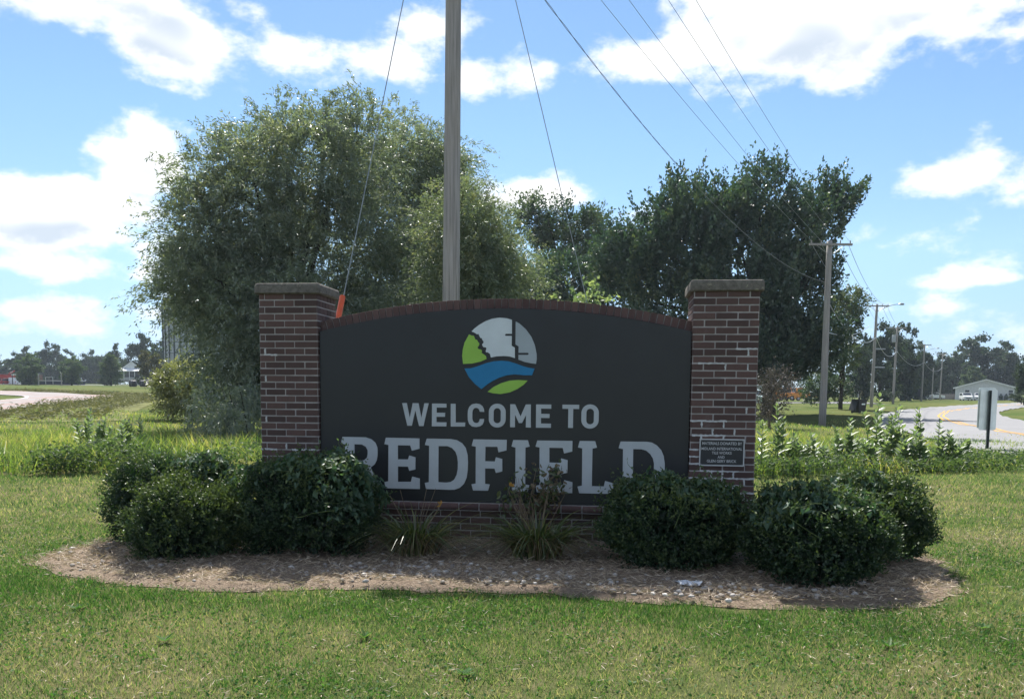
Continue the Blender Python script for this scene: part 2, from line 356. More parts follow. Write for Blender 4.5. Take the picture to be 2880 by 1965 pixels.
# ================================================================ the ground, the bed and the roads
def axis(vals):
    out = []
    for a, b, st in vals: out += list(np.arange(a, b, st))
    return np.array(out+[vals[-1][1]])
def grid(name, xs, ys, zf, material):
    X, Y = np.meshgrid(xs, ys); Z = zf(X, Y); v = np.stack([X, Y, Z], -1).reshape(-1, 3)
    nx = len(xs); i = (np.arange(len(ys)-1)[:, None]*nx + np.arange(nx-1)[None, :]).ravel()
    return MB().add(v, np.stack([i, i+1, i+nx+1, i+nx], -1)).build(name, material, smooth=True)
gx = axis([(-700, -400, 100), (-400, -140, 20), (-140, -60, 4), (-60, 90, 1.5), (90, 160, 5), (160, 400, 30), (400, 700, 100)])
gy = axis([(-80, -20, 20), (-20, 80, 1.5), (80, 160, 3), (160, 300, 10), (300, 900, 50)])
tag(grid('ground', gx, gy, H, M['ground']), kind='structure')

BED = np.array([(-4.30,7.22),(-4.10,6.95),(-3.62,6.62),(-3.17,6.38),(-2.70,6.24),(-2.19,6.12),(-1.70,6.20),(-1.21,6.28),(-.7,6.22),(-.2,6.2),(.25,6.16),(.72,5.98),(1.18,5.86),(1.70,5.80),(2.2,5.76),(2.72,5.78),(3.2,6.0),(3.55,6.4),(3.76,6.9),(3.90,7.4),(3.92,7.95),(3.55,8.5),(2.6,8.75),(1.0,8.9),(-1.0,9.1),(-2.6,9.2),(-3.5,8.85),(-4.05,8.15)])
def smooth_loop(P, n=3):
    for _ in range(n):
        Q = np.empty((len(P)*2, 2)); nx = np.roll(P, -1, 0); Q[0::2] = P*.75+nx*.25; Q[1::2] = P*.25+nx*.75; P = Q
    return P
BEDS = smooth_loop(BED, 2); _c0 = BEDS.mean(0)
_ang = np.arctan2(BEDS[:, 1]-_c0[1], (BEDS[:, 0]-_c0[0])/2.6)
BEDS = BEDS + (np.sin(_ang*23)*.035 + np.sin(_ang*41+1)*.035 + np.sin(_ang*67)*.03 + np.sin(_ang*101+2)*.02)[:, None]*unit(BEDS-_c0)
def inpoly(P, poly):
    x, y = P[:, 0], P[:, 1]; c = np.zeros(len(P), bool); a = poly; b = np.roll(poly, -1, 0)
    for (x1, y1), (x2, y2) in zip(a, b):
        c ^= ((y1 > y) != (y2 > y)) & (x < (x2-x1)*(y-y1)/(y2-y1+1e-12)+x1)
    return c
def make_bed():
    mb = MB(); rings = [1.0, .97, .9, .75, .5, .2]; n = len(BEDS); V = []
    for r in rings:
        p = _c0+(BEDS-_c0)*r; V.append(np.column_stack([p, np.full(n, .006+.05*(1-r**6)) + .012*np.sin(p[:, 0]*5)*np.cos(p[:, 1]*6)*(r < .98)]))
    V.append(np.array([[*_c0, .06]])); q = []
    for k in range(len(rings)-1):
        i = np.arange(n); q.append(np.stack([k*n+i, k*n+(i+1) % n, (k+1)*n+(i+1) % n, (k+1)*n+i], -1))
    k = (len(rings)-1)*n; t = [(k+i, k+(i+1) % n, k+n) for i in range(n)]
    mb.add(np.vstack(V), np.vstack(q), t); tag(mb.build('mulch_bed', M['mulch'], smooth=True), kind='structure')
make_bed()

def spline(P, n):
    P = np.asarray(P, float); d = np.r_[0, np.cumsum(np.linalg.norm(np.diff(P, axis=0), axis=1))]; t = np.linspace(0, d[-1], n)
    out = np.column_stack([np.interp(t, d, P[:, i]) for i in range(P.shape[1])])
    k = max(3, n//len(P))|1; ker = np.hanning(k+2)[1:-1]; ker /= ker.sum()
    pad = np.vstack([np.repeat(out[:1], k//2, 0), out, np.repeat(out[-1:], k//2, 0)])
    return np.column_stack([np.convolve(pad[:, i], ker, 'valid') for i in range(P.shape[1])])
def ribbon(name, A, B, lift, material, cols=6):
    n = len(A); f = np.linspace(0, 1, cols+1); P = A[:, None, :]*(1-f)[None, :, None]+B[:, None, :]*f[None, :, None]
    Z = H(P[..., 0], P[..., 1])+lift; v = np.concatenate([P, Z[..., None]], -1).reshape(-1, 3); k = cols+1
    i = (np.arange(n-1)[:, None]*k+np.arange(cols)[None, :]).ravel()
    return MB().add(v, np.stack([i, i+1, i+k+1, i+k], -1)).build(name, material, smooth=True)
def offset(C, d):
    T = unit(np.gradient(C, axis=0)); N = np.column_stack([-T[:, 1], T[:, 0]]); return C+N*d
# road on the right, with its yellow centre lines
RC = spline([(11.5, -30), (12, -5), (13.5, 10), (16.6, 24), (20.5, 36), (24.5, 47), (30, 58), (38, 72), (52, 92), (72, 118), (98, 150), (130, 185)], 160)
tag(ribbon('road', offset(RC, 3.7), offset(RC, -3.7), .05, M['road_r']), kind='structure')
for d in (.14, -.14): tag(ribbon('yellow_line', offset(RC, d+.055), offset(RC, d-.055), .058, M['yellow'], 1), kind='structure')
# road on the left: a bend
LO = spline([(-19, 26), (-23.5, 35), (-27.3, 44), (-31, 55), (-34.5, 66), (-37.2, 77), (-40, 84), (-46, 91), (-58, 102), (-78, 122), (-105, 150), (-150, 190)], 130)
LI = spline([(-27, 33), (-30, 40), (-34.5, 50), (-38, 59), (-41, 68), (-44.5, 76), (-49, 82), (-55, 87.5), (-64, 95), (-84, 113), (-111, 141), (-156, 181)], 130)
tag(ribbon('road', LI, LO, .06, M['road_l'], 10), kind='structure')
tag(ribbon('white_line', LI+(LO-LI)*.035, LI+(LO-LI)*.065, .068, M['white_paint'], 1), kind='structure')
# parking area beyond the maple and the forecourt on the far left
tag(ribbon('parking_pavement', spline([(30, 112), (52, 112)], 14), spline([(31, 128), (56, 128)], 14), .05, M['asphalt'], 5), kind='structure')
tag(ribbon('forecourt_pavement', spline([(-215, 205), (-88, 205)], 14), spline([(-215, 216), (-88, 216)], 14), .06, M['asphalt'], 4), kind='structure')

# ================================================================ the brick monument with the sign panel
TH = 0.12152; UX0, UY0 = -2.5448, 8.3415; LEN = 4.872; PW = .6096; UR = LEN-PW; CO = .0677; ZT = 2.4836; JT = .0125
monument = empty('monument_sign', (UX0, UY0, 0), -TH)
tag(monument, 'brick monument sign with a black welcome panel between two capped pillars', 'monument sign')
def s2w(u, d, z=0): c, s = math.cos(TH), math.sin(TH); return np.array([UX0+u*c+d*s, UY0-u*s+d*c, z])
BR = {}
def brick_mesh(w, h, d, rl, rr, key):
    """a brick lying behind y=0; rl, rr = rounding of its left and right front corner"""
    k = (round(w, 4), round(h, 4), round(d, 4), round(rl, 4), round(rr, 4), key)
    if k in BR: return BR[k]
    def arc(cx, cy, r, a0, a1, n): return [(cx+r*math.cos(a), cy+r*math.sin(a)) for a in np.linspace(a0, a1, n)]
    pr = arc(rl, rl, rl, math.pi, 1.5*math.pi, 5 if rl > .01 else 2) + arc(w-rr, rr, rr, 1.5*math.pi, 2*math.pi, 5 if rr > .01 else 2) + [(w, d), (0, d)]
    n = len(pr); P = np.array(pr); ce = np.array([w/2, d/2]); b = .0022
    ins = P+np.clip(ce-P, -b, b); V = []
    for q, z in ((ins, 0), (P, b), (P, h-b), (ins, h)): V.append(np.column_stack([q, np.full(n, z)]))
    q = [(j*n+i, j*n+(i+1) % n, (j+1)*n+(i+1) % n, (j+1)*n+i) for j in range(3) for i in range(n)]
    t = [(0, i+1, i) for i in range(1, n-1)]+[(3*n, 3*n+i, 3*n+i+1) for i in range(1, n-1)]
    BR[k] = MB().add(np.vstack(V), q, t).mesh('brick', M[key]); return BR[k]
def brick(parent, name, u0, u1, z0, z1, dep, d=.092, rl=.0025, rr=.0025, key='brick', rz=0.0):
    o = link(name, brick_mesh(u1-u0, z1-z0, d, rl, rr, key), parent); j = R.normal(0, .0011, 3)
    o.location = (u0+j[0], dep+j[1]*1.3, z0+j[2]*.6); o.rotation_euler = (0, 0, rz+R.normal(0, .0022)); return o
PD = .56
def pillar(u0, inner):
    """mortar core with bricks laid round it; inner = +1 when the panel is on the right side"""
    core = MB().box(.006, PW-.006, .006, PD-.006, -.25, ZT-.004).build('pillar', M['mortar'], monument); core.location = (u0, 0, 0)
    n = 37; hidden = MB()
    # joints measured on the two faces (the bond starts with a short brick in every other course)
    A = [(0, .0585), (.0695, .2625), (.2735, .4665), (.4775, PW)]; Bc = [(0, .1600), (.1710, .3640), (.3750, PW)]
    if inner < 0: A = [(0, .1020), (.1130, .3060), (.3170, .5100), (.5210, PW)]; Bc = [(0, .2040), (.2150, .4080), (.4190, PW)]
    for c in range(n):
        z1 = ZT-JT/2-c*CO; z0 = z1-(CO-JT)
        row = A if c % 2 == 0 else Bc
        for i, (a, b) in enumerate(row):
            brick(core, 'brick', a, b, z0, z1, 0, .092, .022 if i == 0 else .0025, .022 if i == len(row)-1 else .0025)
        # the narrow side towards the panel
        side = [(.098+k*.1+(c % 2)*.05, min(.098+k*.1+.0895+(c % 2)*.05, PD)) for k in range(5) if .098+k*.1+(c % 2)*.05 < PD-.03]
        if c % 2: side = [(.098, .1365)]+side
        for a, b in side:
            if inner > 0:
                if c < 6: o = brick(core, 'brick', 0, b-a, z0, z1, 0, .09); o.location = (PW, a, z0); o.rotation_euler = (0, 0, math.pi/2)
                else: hidden.box(PW-.09, PW, a, b, z0, z1)
                hidden.box(0, .09, a, b, z0, z1)
            else:
                if c < 6: o = brick(core, 'brick', 0, b-a, z0, z1, 0, .09); o.location = (0, b, z0); o.rotation_euler = (0, 0, -math.pi/2)
                else: hidden.box(0, .09, a, b, z0, z1)
                hidden.box(PW-.09, PW, a, b, z0, z1)
        for a, b in row: hidden.box(max(a, .092), min(b, PW-.092), PD-.085, PD+.0005, z0, z1)
    tag(hidden.build('brick_courses', M['brick'], core), kind='stuff')
    # cap slab with softened, worn edges
    cm = MB(); ov = .034; x0, x1, y0, y1 = -ov, PW+ov, -ov, PD+ov; zb, zt = ZT-.012, ZT+.094
    def ring(ins, z, n=28):
        pts = []; r = .03
        for cx, cy, a0 in ((x1-r, y1-r, 0), (x0+r, y1-r, 90), (x0+r, y0+r, 180), (x1-r, y0+r, 270)):
            for k in range(7):
                a = math.radians(a0+15*k); pts.append((cx+(r-ins)*math.cos(a), cy+(r-ins)*math.sin(a), z))
        return np.array(pts)
    V = [ring(.012, zb), ring(0, zb+.012), ring(.0, (zb+zt)/2), ring(.002, zt-.022), ring(.010, zt-.006), ring(.024, zt)]
    V = [v+R.normal(0, .0016, v.shape) for v in V]; m = 28
    q = [(j*m+i, j*m+(i+1) % m, (j+1)*m+(i+1) % m, (j+1)*m+i) for j in range(5) for i in range(m)]
    t = [(0, i+1, i) for i in range(1, m-1)]+[(5*m, 5*m+i, 5*m+i+1) for i in range(1, m-1)]
    cm.add(np.vstack(V), q, t); cap = cm.build('cap_stone', M['stone'], core, smooth=False)
    cap['label'] = 'weathered grey concrete cap slab'
    return core
pl = pillar(0.0, 1); pr_ = pillar(UR, -1)
# joints that were refilled with pale mortar
def patch(core, pieces):
    for i, (ua, ub, za, zb) in enumerate(pieces):
        mb = MB(); n = max(4, int(max(ub-ua, zb-za)/.02)); V = []
        horiz = (ub-ua) > (zb-za)
        for k in range(n+1):
            f = k/n; w = R.uniform(-.004, .004, 2)
            if horiz: V += [(ua+(ub-ua)*f, -.0025, za-.0015+w[0]), (ua+(ub-ua)*f, -.0025, zb+.0015+w[1]), (ua+(ub-ua)*f, .012, zb), (ua+(ub-ua)*f, .012, za)]
            else: V += [(ua-.0015+w[0], -.0025, za+(zb-za)*f), (ub+.0015+w[1], -.0025, za+(zb-za)*f), (ub, .012, za+(zb-za)*f), (ua, .012, za+(zb-za)*f)]
        q = [(k*4+j, k*4+(j+1) % 4, k*4+4+(j+1) % 4, k*4+4+j) for k in range(n) for j in range(4)]
        mb.add(V, q, [(0, 1, 2), (0, 2, 3)]); mb.build('mortar_patch', M['mortar_new'], core)
zl = lambda c: ZT-c*CO
def hj(c, a, b): return (a, b, zl(c)-JT/2, zl(c)+JT/2)
def vj(c, u): return (u-JT/2, u+JT/2, zl(c+1)+JT/2, zl(c)-JT/2)
patch(pl, [vj(8, .064), hj(9, .05, .19), vj(12, .064), vj(18, .064), hj(23, 0, .17), hj(23, .32, .6), vj(23, .3695), vj(24, .268), vj(22, .268), hj(26, 0, .2), vj(26, .064)])
patch(pr_, [hj(8, .40, .6), vj(8, .5155), hj(10, .06, .30), vj(10, .3115), vj(10, .5155), vj(16, .5155), hj(18, 0, .34), vj(18, .1075), vj(18, .3115), vj(19, .2095), vj(19, .4135), hj(20, .02, .33), vj(20, .1075), vj(20, .3115), hj(22, 0, .08),
  vj(25, .3115), hj(25, .10, .46), hj(26, .0, .61), vj(25, .2095), vj(25, .4135), hj(27, .08, .5), vj(26, .1075), vj(26, .3115), vj(26, .5155), vj(27, .2095), vj(27, .4135), hj(28, .1, .61), vj(28, .3115), vj(28, .5155), hj(29, .2, .61), vj(30, .5155), hj(24, 0, .09), hj(23, .0, .09)])

# wall between the pillars
UA, UB = PW, UR; ARC_U, ARC_Z, ARC_R = 2.43, 2.331, 7.64
def arch(u): return ARC_Z-(ARC_R-math.sqrt(ARC_R**2-(u-ARC_U)**2))
us = np.linspace(UA, UB, 40)
wall = MB().prism([(UA+.002, -.25), (UB-.002, -.25)]+[(u, arch(u)-.012) for u in us[::-1]], .125, .42, 'y').build('wall', M['mortar'], monument)
for c in range(6):                                    # the courses under the ledge
    z1 = .338-JT/2-c*CO; z0 = z1-(CO-JT); u = UA+.004-(.1 if c % 2 else 0)
    while u < UB-.03:
        a, b = max(u, UA+.003), min(u+.1925, UB-.003)
        if b-a > .03: brick(wall, 'brick', a, b, z0, z1, .117, .09)
        u += .2032
back = MB()
for c in range(32):                                   # rear face of the wall
    z0 = c*CO; u = UA+.004-(.1 if c % 2 else 0)
    while u < UB-.03:
        a, b = max(u, UA+.003), min(u+.1925, UB-.003)
        if b-a > .03 and z0+.06 < arch((a+b)/2)-.02: back.box(a, b, .40, .429, z0, z0+CO-JT)
        u += .2032
tag(back.build('brick_courses', M['brick'], wall), kind='stuff')
def bullnose(w):
    if ('bn', round(w, 4)) in BR: return BR[('bn', round(w, 4))]
    pr = [(.14, 0), (.14, .081)]+[(.030-.0405*math.sin(a), .0405+.0405*math.cos(a)) for a in np.linspace(0, math.pi, 12)]
    BR[('bn', round(w, 4))] = MB().prism(pr, 0, w, 'x').mesh('ledge_brick', M['coping'], False); return BR[('bn', round(w, 4))]
ledge = MB().box(UA+.002, UB-.002, .038, .13, .3445, .4265).build('ledge', M['mortar'], monument)
u = UA+.106
for k in range(18):
    a, b = u-.10+k*.2032, u-.10+k*.2032+.189
    if b > UB: break
    o = link('ledge_brick', bullnose(.189), ledge); o.location = (a, .028+R.normal(0, .001), .3445); o.rotation_euler = (R.normal(0, .006), 0, R.normal(0, .002))
# coping: bricks on edge that follow the arch
s_len = ARC_R*2*math.asin((UB-UA)/2/ARC_R); nb = 54; coping = MB().prism([(u, arch(u)+.006) for u in us]+[(u, arch(u)+.088) for u in us[::-1]], .108, .40, 'y').build('coping', M['mortar'], monument)
for k in range(nb):
    uu = UA+.035+(UB-UA-.07)*(k/(nb-1)); a = math.asin((uu-ARC_U)/ARC_R)
    o = link('coping_brick', brick_mesh(.0605, .094, .30, .002, .002, 'coping'), coping)
    o.location = (uu-.0292*math.cos(a)+.002*math.sin(a), .094+R.normal(0, .0015), arch(uu)+.0292*math.sin(a)+.001+R.normal(0, .0006)); o.rotation_euler = (0, a+R.normal(0, .002), R.normal(0, .002))
# the panel: a boxed board with a folded edge
pn = MB().prism([(UA+.006, .432), (UB-.006, .432)]+[(u, arch(u)-.004) for u in np.linspace(UA+.006, UB-.006, 48)[::-1]], .040, .105, 'y').build('sign_panel', M['panel'], monument)
pn['label'] = 'black arched panel with pale lettering'
LET = {
'R': [(.845, 1.061),(1.083, 1.06),(1.14, 1.042),(1.182, 1.008),(1.202,.961),(1.205,.932),(1.204,.88),(1.196,.833),(1.174,.791),(1.132,.758),(1.2,.623),(1.233,.628),(1.227,.555),(1.143,.553),(1.048,.754),(.965,.752),(.963,.617),(1.011,.621),(.995,.55),(.839,.549),(.824,.608),(.865,.615),(.869,.988),(.828,.995)],
'Rh': [(.967,.99),(1.044,.988),(1.083,.968),(1.103,.933),(1.104,.895),(1.097,.86),(1.066,.83),(1.018,.824),(.965,.823)],
'E': [(1.291, 1.06),(1.633, 1.057),(1.633,.955),(1.556,.934),(1.54,.986),(1.413,.987),(1.412,.845),(1.517,.846),(1.529,.886),(1.592,.868),(1.591,.748),(1.529,.733),(1.517,.774),(1.412,.775),(1.411,.62),(1.546,.623),(1.558,.675),(1.635,.657),(1.635,.553),(1.288,.553),(1.273,.616),(1.314,.623),(1.318,.988),(1.276,.996)],
'D': [(1.708, 1.057),(1.95, 1.056),(2.009, 1.046),(2.061, 1.018),(2.099,.97),(2.118,.901),(2.122,.832),(2.12,.751),(2.109,.676),(2.083,.615),(2.039,.573),(1.986,.554),(1.939,.552),(1.7,.555),(1.687,.615),(1.728,.623),(1.732,.986),(1.688,.994)],
'Dh': [(1.826,.985),(1.915,.986),(1.962,.968),(1.997,.931),(2.015,.882),(2.021,.828),(2.02,.761),(2.009,.703),(1.983,.653),(1.945,.629),(1.904,.623),(1.823,.625)],
'F': [(2.176, 1.057),(2.507, 1.057),(2.505,.953),(2.426,.933),(2.415,.987),(2.296,.986),(2.294,.843),(2.39,.842),(2.4,.884),(2.463,.868),(2.464,.746),(2.401,.729),(2.388,.772),(2.293,.772),(2.294,.619),(2.341,.614),(2.324,.552),(2.174,.551),(2.158,.612),(2.2,.62),(2.2,.985),(2.159,.993)],
'I': [(2.571, 1.056),(2.714, 1.056),(2.733,.994),(2.691,.984),(2.692,.621),(2.733,.615),(2.718,.552),(2.572,.551),(2.555,.613),(2.595,.62),(2.594,.982),(2.554,.993)],
'E2': [(2.807, 1.055),(3.149, 1.056),(3.149,.954),(3.07,.933),(3.056,.986),(2.925,.987),(2.927,.842),(3.034,.84),(3.041,.884),(3.105,.868),(3.105,.746),(3.045,.731),(3.034,.773),(2.925,.772),(2.927,.621),(3.063,.622),(3.074,.672),(3.154,.653),(3.154,.547),(2.807,.549),(2.795,.61),(2.833,.62),(2.83,.987),(2.79,.995)],
'L': [(3.22, 1.057),(3.368, 1.057),(3.387,.995),(3.344,.985),(3.343,.619),(3.459,.619),(3.47,.673),(3.55,.651),(3.549,.548),(3.222,.548),(3.204,.612),(3.247,.622),(3.245,.986),(3.203,.994)],
'D2': [(3.613, 1.058),(3.863, 1.059),(3.911, 1.052),(3.959, 1.025),(4.0,.98),(4.025,.923),(4.036,.852),(4.037,.772),(4.03,.71),(4.012,.652),(3.978,.598),(3.926,.561),(3.874,.548),(3.615,.547),(3.6,.611),(3.639,.621),(3.637,.985),(3.594,.994)],
'D2h': [(3.734,.987),(3.808,.987),(3.856,.975),(3.896,.942),(3.923,.899),(3.934,.85),(3.935,.761),(3.93,.712),(3.907,.663),(3.868,.629),(3.829,.619),(3.737,.618)],
'W': [(1.459, 1.405),(1.505, 1.406),(1.536, 1.26),(1.566, 1.406),(1.624, 1.405),(1.653, 1.261),(1.684, 1.406),(1.727, 1.406),(1.674, 1.181),(1.63, 1.181),(1.592, 1.336),(1.556, 1.182),(1.511, 1.182)],
'wE': [(1.761, 1.404),(1.905, 1.404),(1.906, 1.365),(1.807, 1.365),(1.807, 1.314),(1.892, 1.314),(1.89, 1.274),(1.805, 1.274),(1.805, 1.22),(1.906, 1.22),(1.904, 1.18),(1.759, 1.18)],
'wL': [(1.949, 1.404),(1.997, 1.404),(1.998, 1.22),(2.093, 1.221),(2.091, 1.181),(1.949, 1.18)],
'C': [(2.281, 1.328),(2.279, 1.354),(2.265, 1.383),(2.237, 1.403),(2.201, 1.409),(2.16, 1.4),(2.133, 1.375),(2.12, 1.337),(2.118, 1.289),(2.12, 1.244),(2.133, 1.208),(2.161, 1.184),(2.202, 1.178),(2.238, 1.184),(2.266, 1.203),(2.279, 1.233),(2.281, 1.258),(2.238, 1.257),(2.234, 1.235),(2.22, 1.221),(2.2, 1.217),(2.181, 1.223),(2.169, 1.238),(2.164, 1.263),(2.164, 1.322),(2.169, 1.346),(2.182, 1.362),(2.201, 1.367),(2.219, 1.363),(2.232, 1.349),(2.238, 1.328)],
'M': [(2.539, 1.405),(2.586, 1.405),(2.64, 1.287),(2.691, 1.404),(2.74, 1.405),(2.742, 1.18),(2.693, 1.181),(2.694, 1.301),(2.655, 1.223),(2.625, 1.223),(2.586, 1.304),(2.586, 1.181),(2.539, 1.182)],
'wE2': [(2.792, 1.405),(2.939, 1.406),(2.939, 1.365),(2.84, 1.366),(2.841, 1.315),(2.924, 1.314),(2.923, 1.275),(2.84, 1.276),(2.841, 1.221),(2.938, 1.221),(2.938, 1.18),(2.792, 1.18)],
'T': [(3.048, 1.406),(3.209, 1.406),(3.209, 1.365),(3.152, 1.366),(3.152, 1.182),(3.105, 1.182),(3.105, 1.366),(3.048, 1.366)],
'e_pale': [(2.548, 2.218),(2.499, 2.232),(2.427, 2.239),(2.356, 2.229),(2.287, 2.204),(2.225, 2.168),(2.184, 2.137),(2.153, 2.107),(2.182, 2.095),(2.208, 2.079),(2.22, 2.085),(2.23, 2.064),(2.241, 2.044),(2.254, 2.043),(2.26, 2.025),(2.271, 2.013),(2.273, 1.998),(2.257, 1.982),(2.269, 1.957),(2.294, 1.953),(2.301, 1.946),(2.293, 1.915),(2.3, 1.906),(2.315, 1.906),(2.336, 1.89),(2.345, 1.856),(2.398, 1.867),(2.473, 1.871),(2.53, 1.866),(2.58, 1.851),(2.578, 1.952),(2.547, 1.97),(2.548, 2.064),(2.488, 2.064),(2.48, 2.072),(2.488, 2.084),(2.549, 2.084)],
'e_grey': [(2.585, 2.203),(2.624, 2.181),(2.687, 2.125),(2.738, 2.056),(2.773, 1.977),(2.791, 1.894),(2.793, 1.843),(2.786, 1.796),(2.741, 1.801),(2.673, 1.815),(2.615, 1.836),(2.615, 1.882),(2.706, 1.882),(2.716, 1.892),(2.706, 1.902),(2.615, 1.902),(2.616, 1.963),(2.585, 1.982)],
'e_green': [(2.129, 2.079),(2.153, 2.068),(2.175, 2.066),(2.185, 2.044),(2.191, 2.028),(2.208, 2.026),(2.217, 2.005),(2.228, 1.996),(2.23, 1.98),(2.221, 1.964),(2.211, 1.954),(2.223, 1.936),(2.243, 1.934),(2.258, 1.923),(2.252, 1.901),(2.278, 1.884),(2.296, 1.87),(2.302, 1.842),(2.243, 1.816),(2.157, 1.797),(2.07, 1.793),(2.061, 1.869),(2.067, 1.931),(2.084, 1.999)],
'e_blue': [(2.083, 1.749),(2.146, 1.751),(2.215, 1.771),(2.301, 1.802),(2.37, 1.819),(2.45, 1.825),(2.519, 1.82),(2.587, 1.8),(2.662, 1.773),(2.719, 1.758),(2.773, 1.751),(2.748, 1.686),(2.674, 1.686),(2.577, 1.694),(2.503, 1.685),(2.428, 1.661),(2.359, 1.627),(2.308, 1.593),(2.252, 1.549),(2.187, 1.6),(2.128, 1.665)],
'e_leaf': [(2.706, 1.635),(2.669, 1.595),(2.606, 1.552),(2.532, 1.519),(2.441, 1.503),(2.372, 1.509),(2.313, 1.523),(2.371, 1.57),(2.446, 1.608),(2.532, 1.634),(2.617, 1.64)],
}
def rrect(cx, cz, hw, hh, n=9):
    r = hw*.98; P = []
    for sx, sz, a0 in ((1, 1, 0), (-1, 1, 90), (-1, -1, 180), (1, -1, 270)):
        for k in range(n):
            a = math.radians(a0+90*k/(n-1)); P.append((cx+sx*(hw-r)+r*math.cos(a), cz+sz*(hh-r)+r*math.sin(a)))
    return P
LET['O'] = rrect(2.411, 1.2925, .083, .116); LET['Oh'] = rrect(2.4105, 1.2915, .0355, .0735)
LET['O2'] = rrect(3.3155, 1.2945, .0835, .1165); LET['O2h'] = rrect(3.316, 1.294, .036, .075)
def cut(name, loops, key, parent, dep, th, bev=.0015):
    mb = MB(); off = 0; V = []; Q = []
    tri = tessellate_polygon([[Vector((x, z, 0)) for x, z in lp] for lp in loops]); n = sum(map(len, loops))
    flat = [p for lp in loops for p in lp]
    for d in (dep-th, dep+.002): V += [(x, d, z) for x, z in flat]
    for lp in loops:
        m = len(lp); Q += [(off+i, off+(i+1) % m, off+(i+1) % m+n, off+i+n) for i in range(m)]; off += m
    mb.add(V, Q, [tuple(t) for t in tri]); me = mb.mesh(name, M[key])
    return link(name, me, parent)
for nm in ('R', 'E', 'D', 'F', 'I', 'E2', 'L', 'D2', 'W', 'wE', 'wL', 'C', 'O', 'M', 'wE2', 'T', 'O2'):
    cut('letter', [LET[nm]]+([LET[nm+'h']] if nm+'h' in LET else []), 'letter', pn, .040, .012)
for nm, key in (('e_pale', 'pale'), ('e_grey', 'grey'), ('e_green', 'lgreen'), ('e_blue', 'lblue'), ('e_leaf', 'lgreen')):
    cut('emblem_piece', [LET[nm]], key, pn, .040, .010)
# donor plaque on the right pillar
pq = MB().box(4.360, 4.764, -.010, .004, .849, 1.092).build('plaque', M['plaque'], monument)
for a, b, c, d in ((4.354, 4.770, 1.088, 1.099), (4.354, 4.770, .842, .853), (4.354, 4.364, .853, 1.088), (4.760, 4.770, .853, 1.088)):
    MB().box(a, b, -.015, -.002, c, d).build('rim', M['plaque_rim'], pq)
for u_, z_ in ((4.371, 1.081), (4.753, 1.081), (4.371, .860), (4.753, .860)):
    MB().tube([(u_, -.014, z_), (u_, -.0095, z_)], .0028, 8).build('screw', M['plaque_rim'], pq)
def text(s, u0, u1, z0, z1, parent):
    cu = bpy.data.curves.new('text', 'FONT'); cu.body = s; cu.size = 1.0; cu.offset = .012; ob = bpy.data.objects.new('text', cu); COL.objects.link(ob)
    bpy.context.view_layer.update(); me = bpy.data.meshes.new_from_object(ob); bpy.data.objects.remove(ob); bpy.data.curves.remove(cu)
    v = np.empty(len(me.vertices)*3); me.vertices.foreach_get('co', v); v = v.reshape(-1, 3); lo, hi = v.min(0), v.max(0)
    x = u0+(v[:, 0]-lo[0])/(hi[0]-lo[0])*(u1-u0); z = z0+(v[:, 1]-lo[1])/(hi[1]-lo[1])*(z1-z0)
    me.vertices.foreach_set('co', np.column_stack([x, np.full(len(x), -.0125), z]).ravel()); me.materials.clear(); me.materials.append(M['plaque_rim'])
    link('lettering', me, parent)
text('MATERIALS DONATED BY', 4.379, 4.746, 1.043, 1.070, pq); text('MIDLAND INTERNATIONAL', 4.373, 4.748, .993, 1.019, pq)
text('TILE WORKS', 4.470, 4.652, .954, .979, pq); text('AND', 4.524, 4.589, .915, .939, pq); text('GLEN GERY BRICK', 4.426, 4.699, .876, .902, pq)

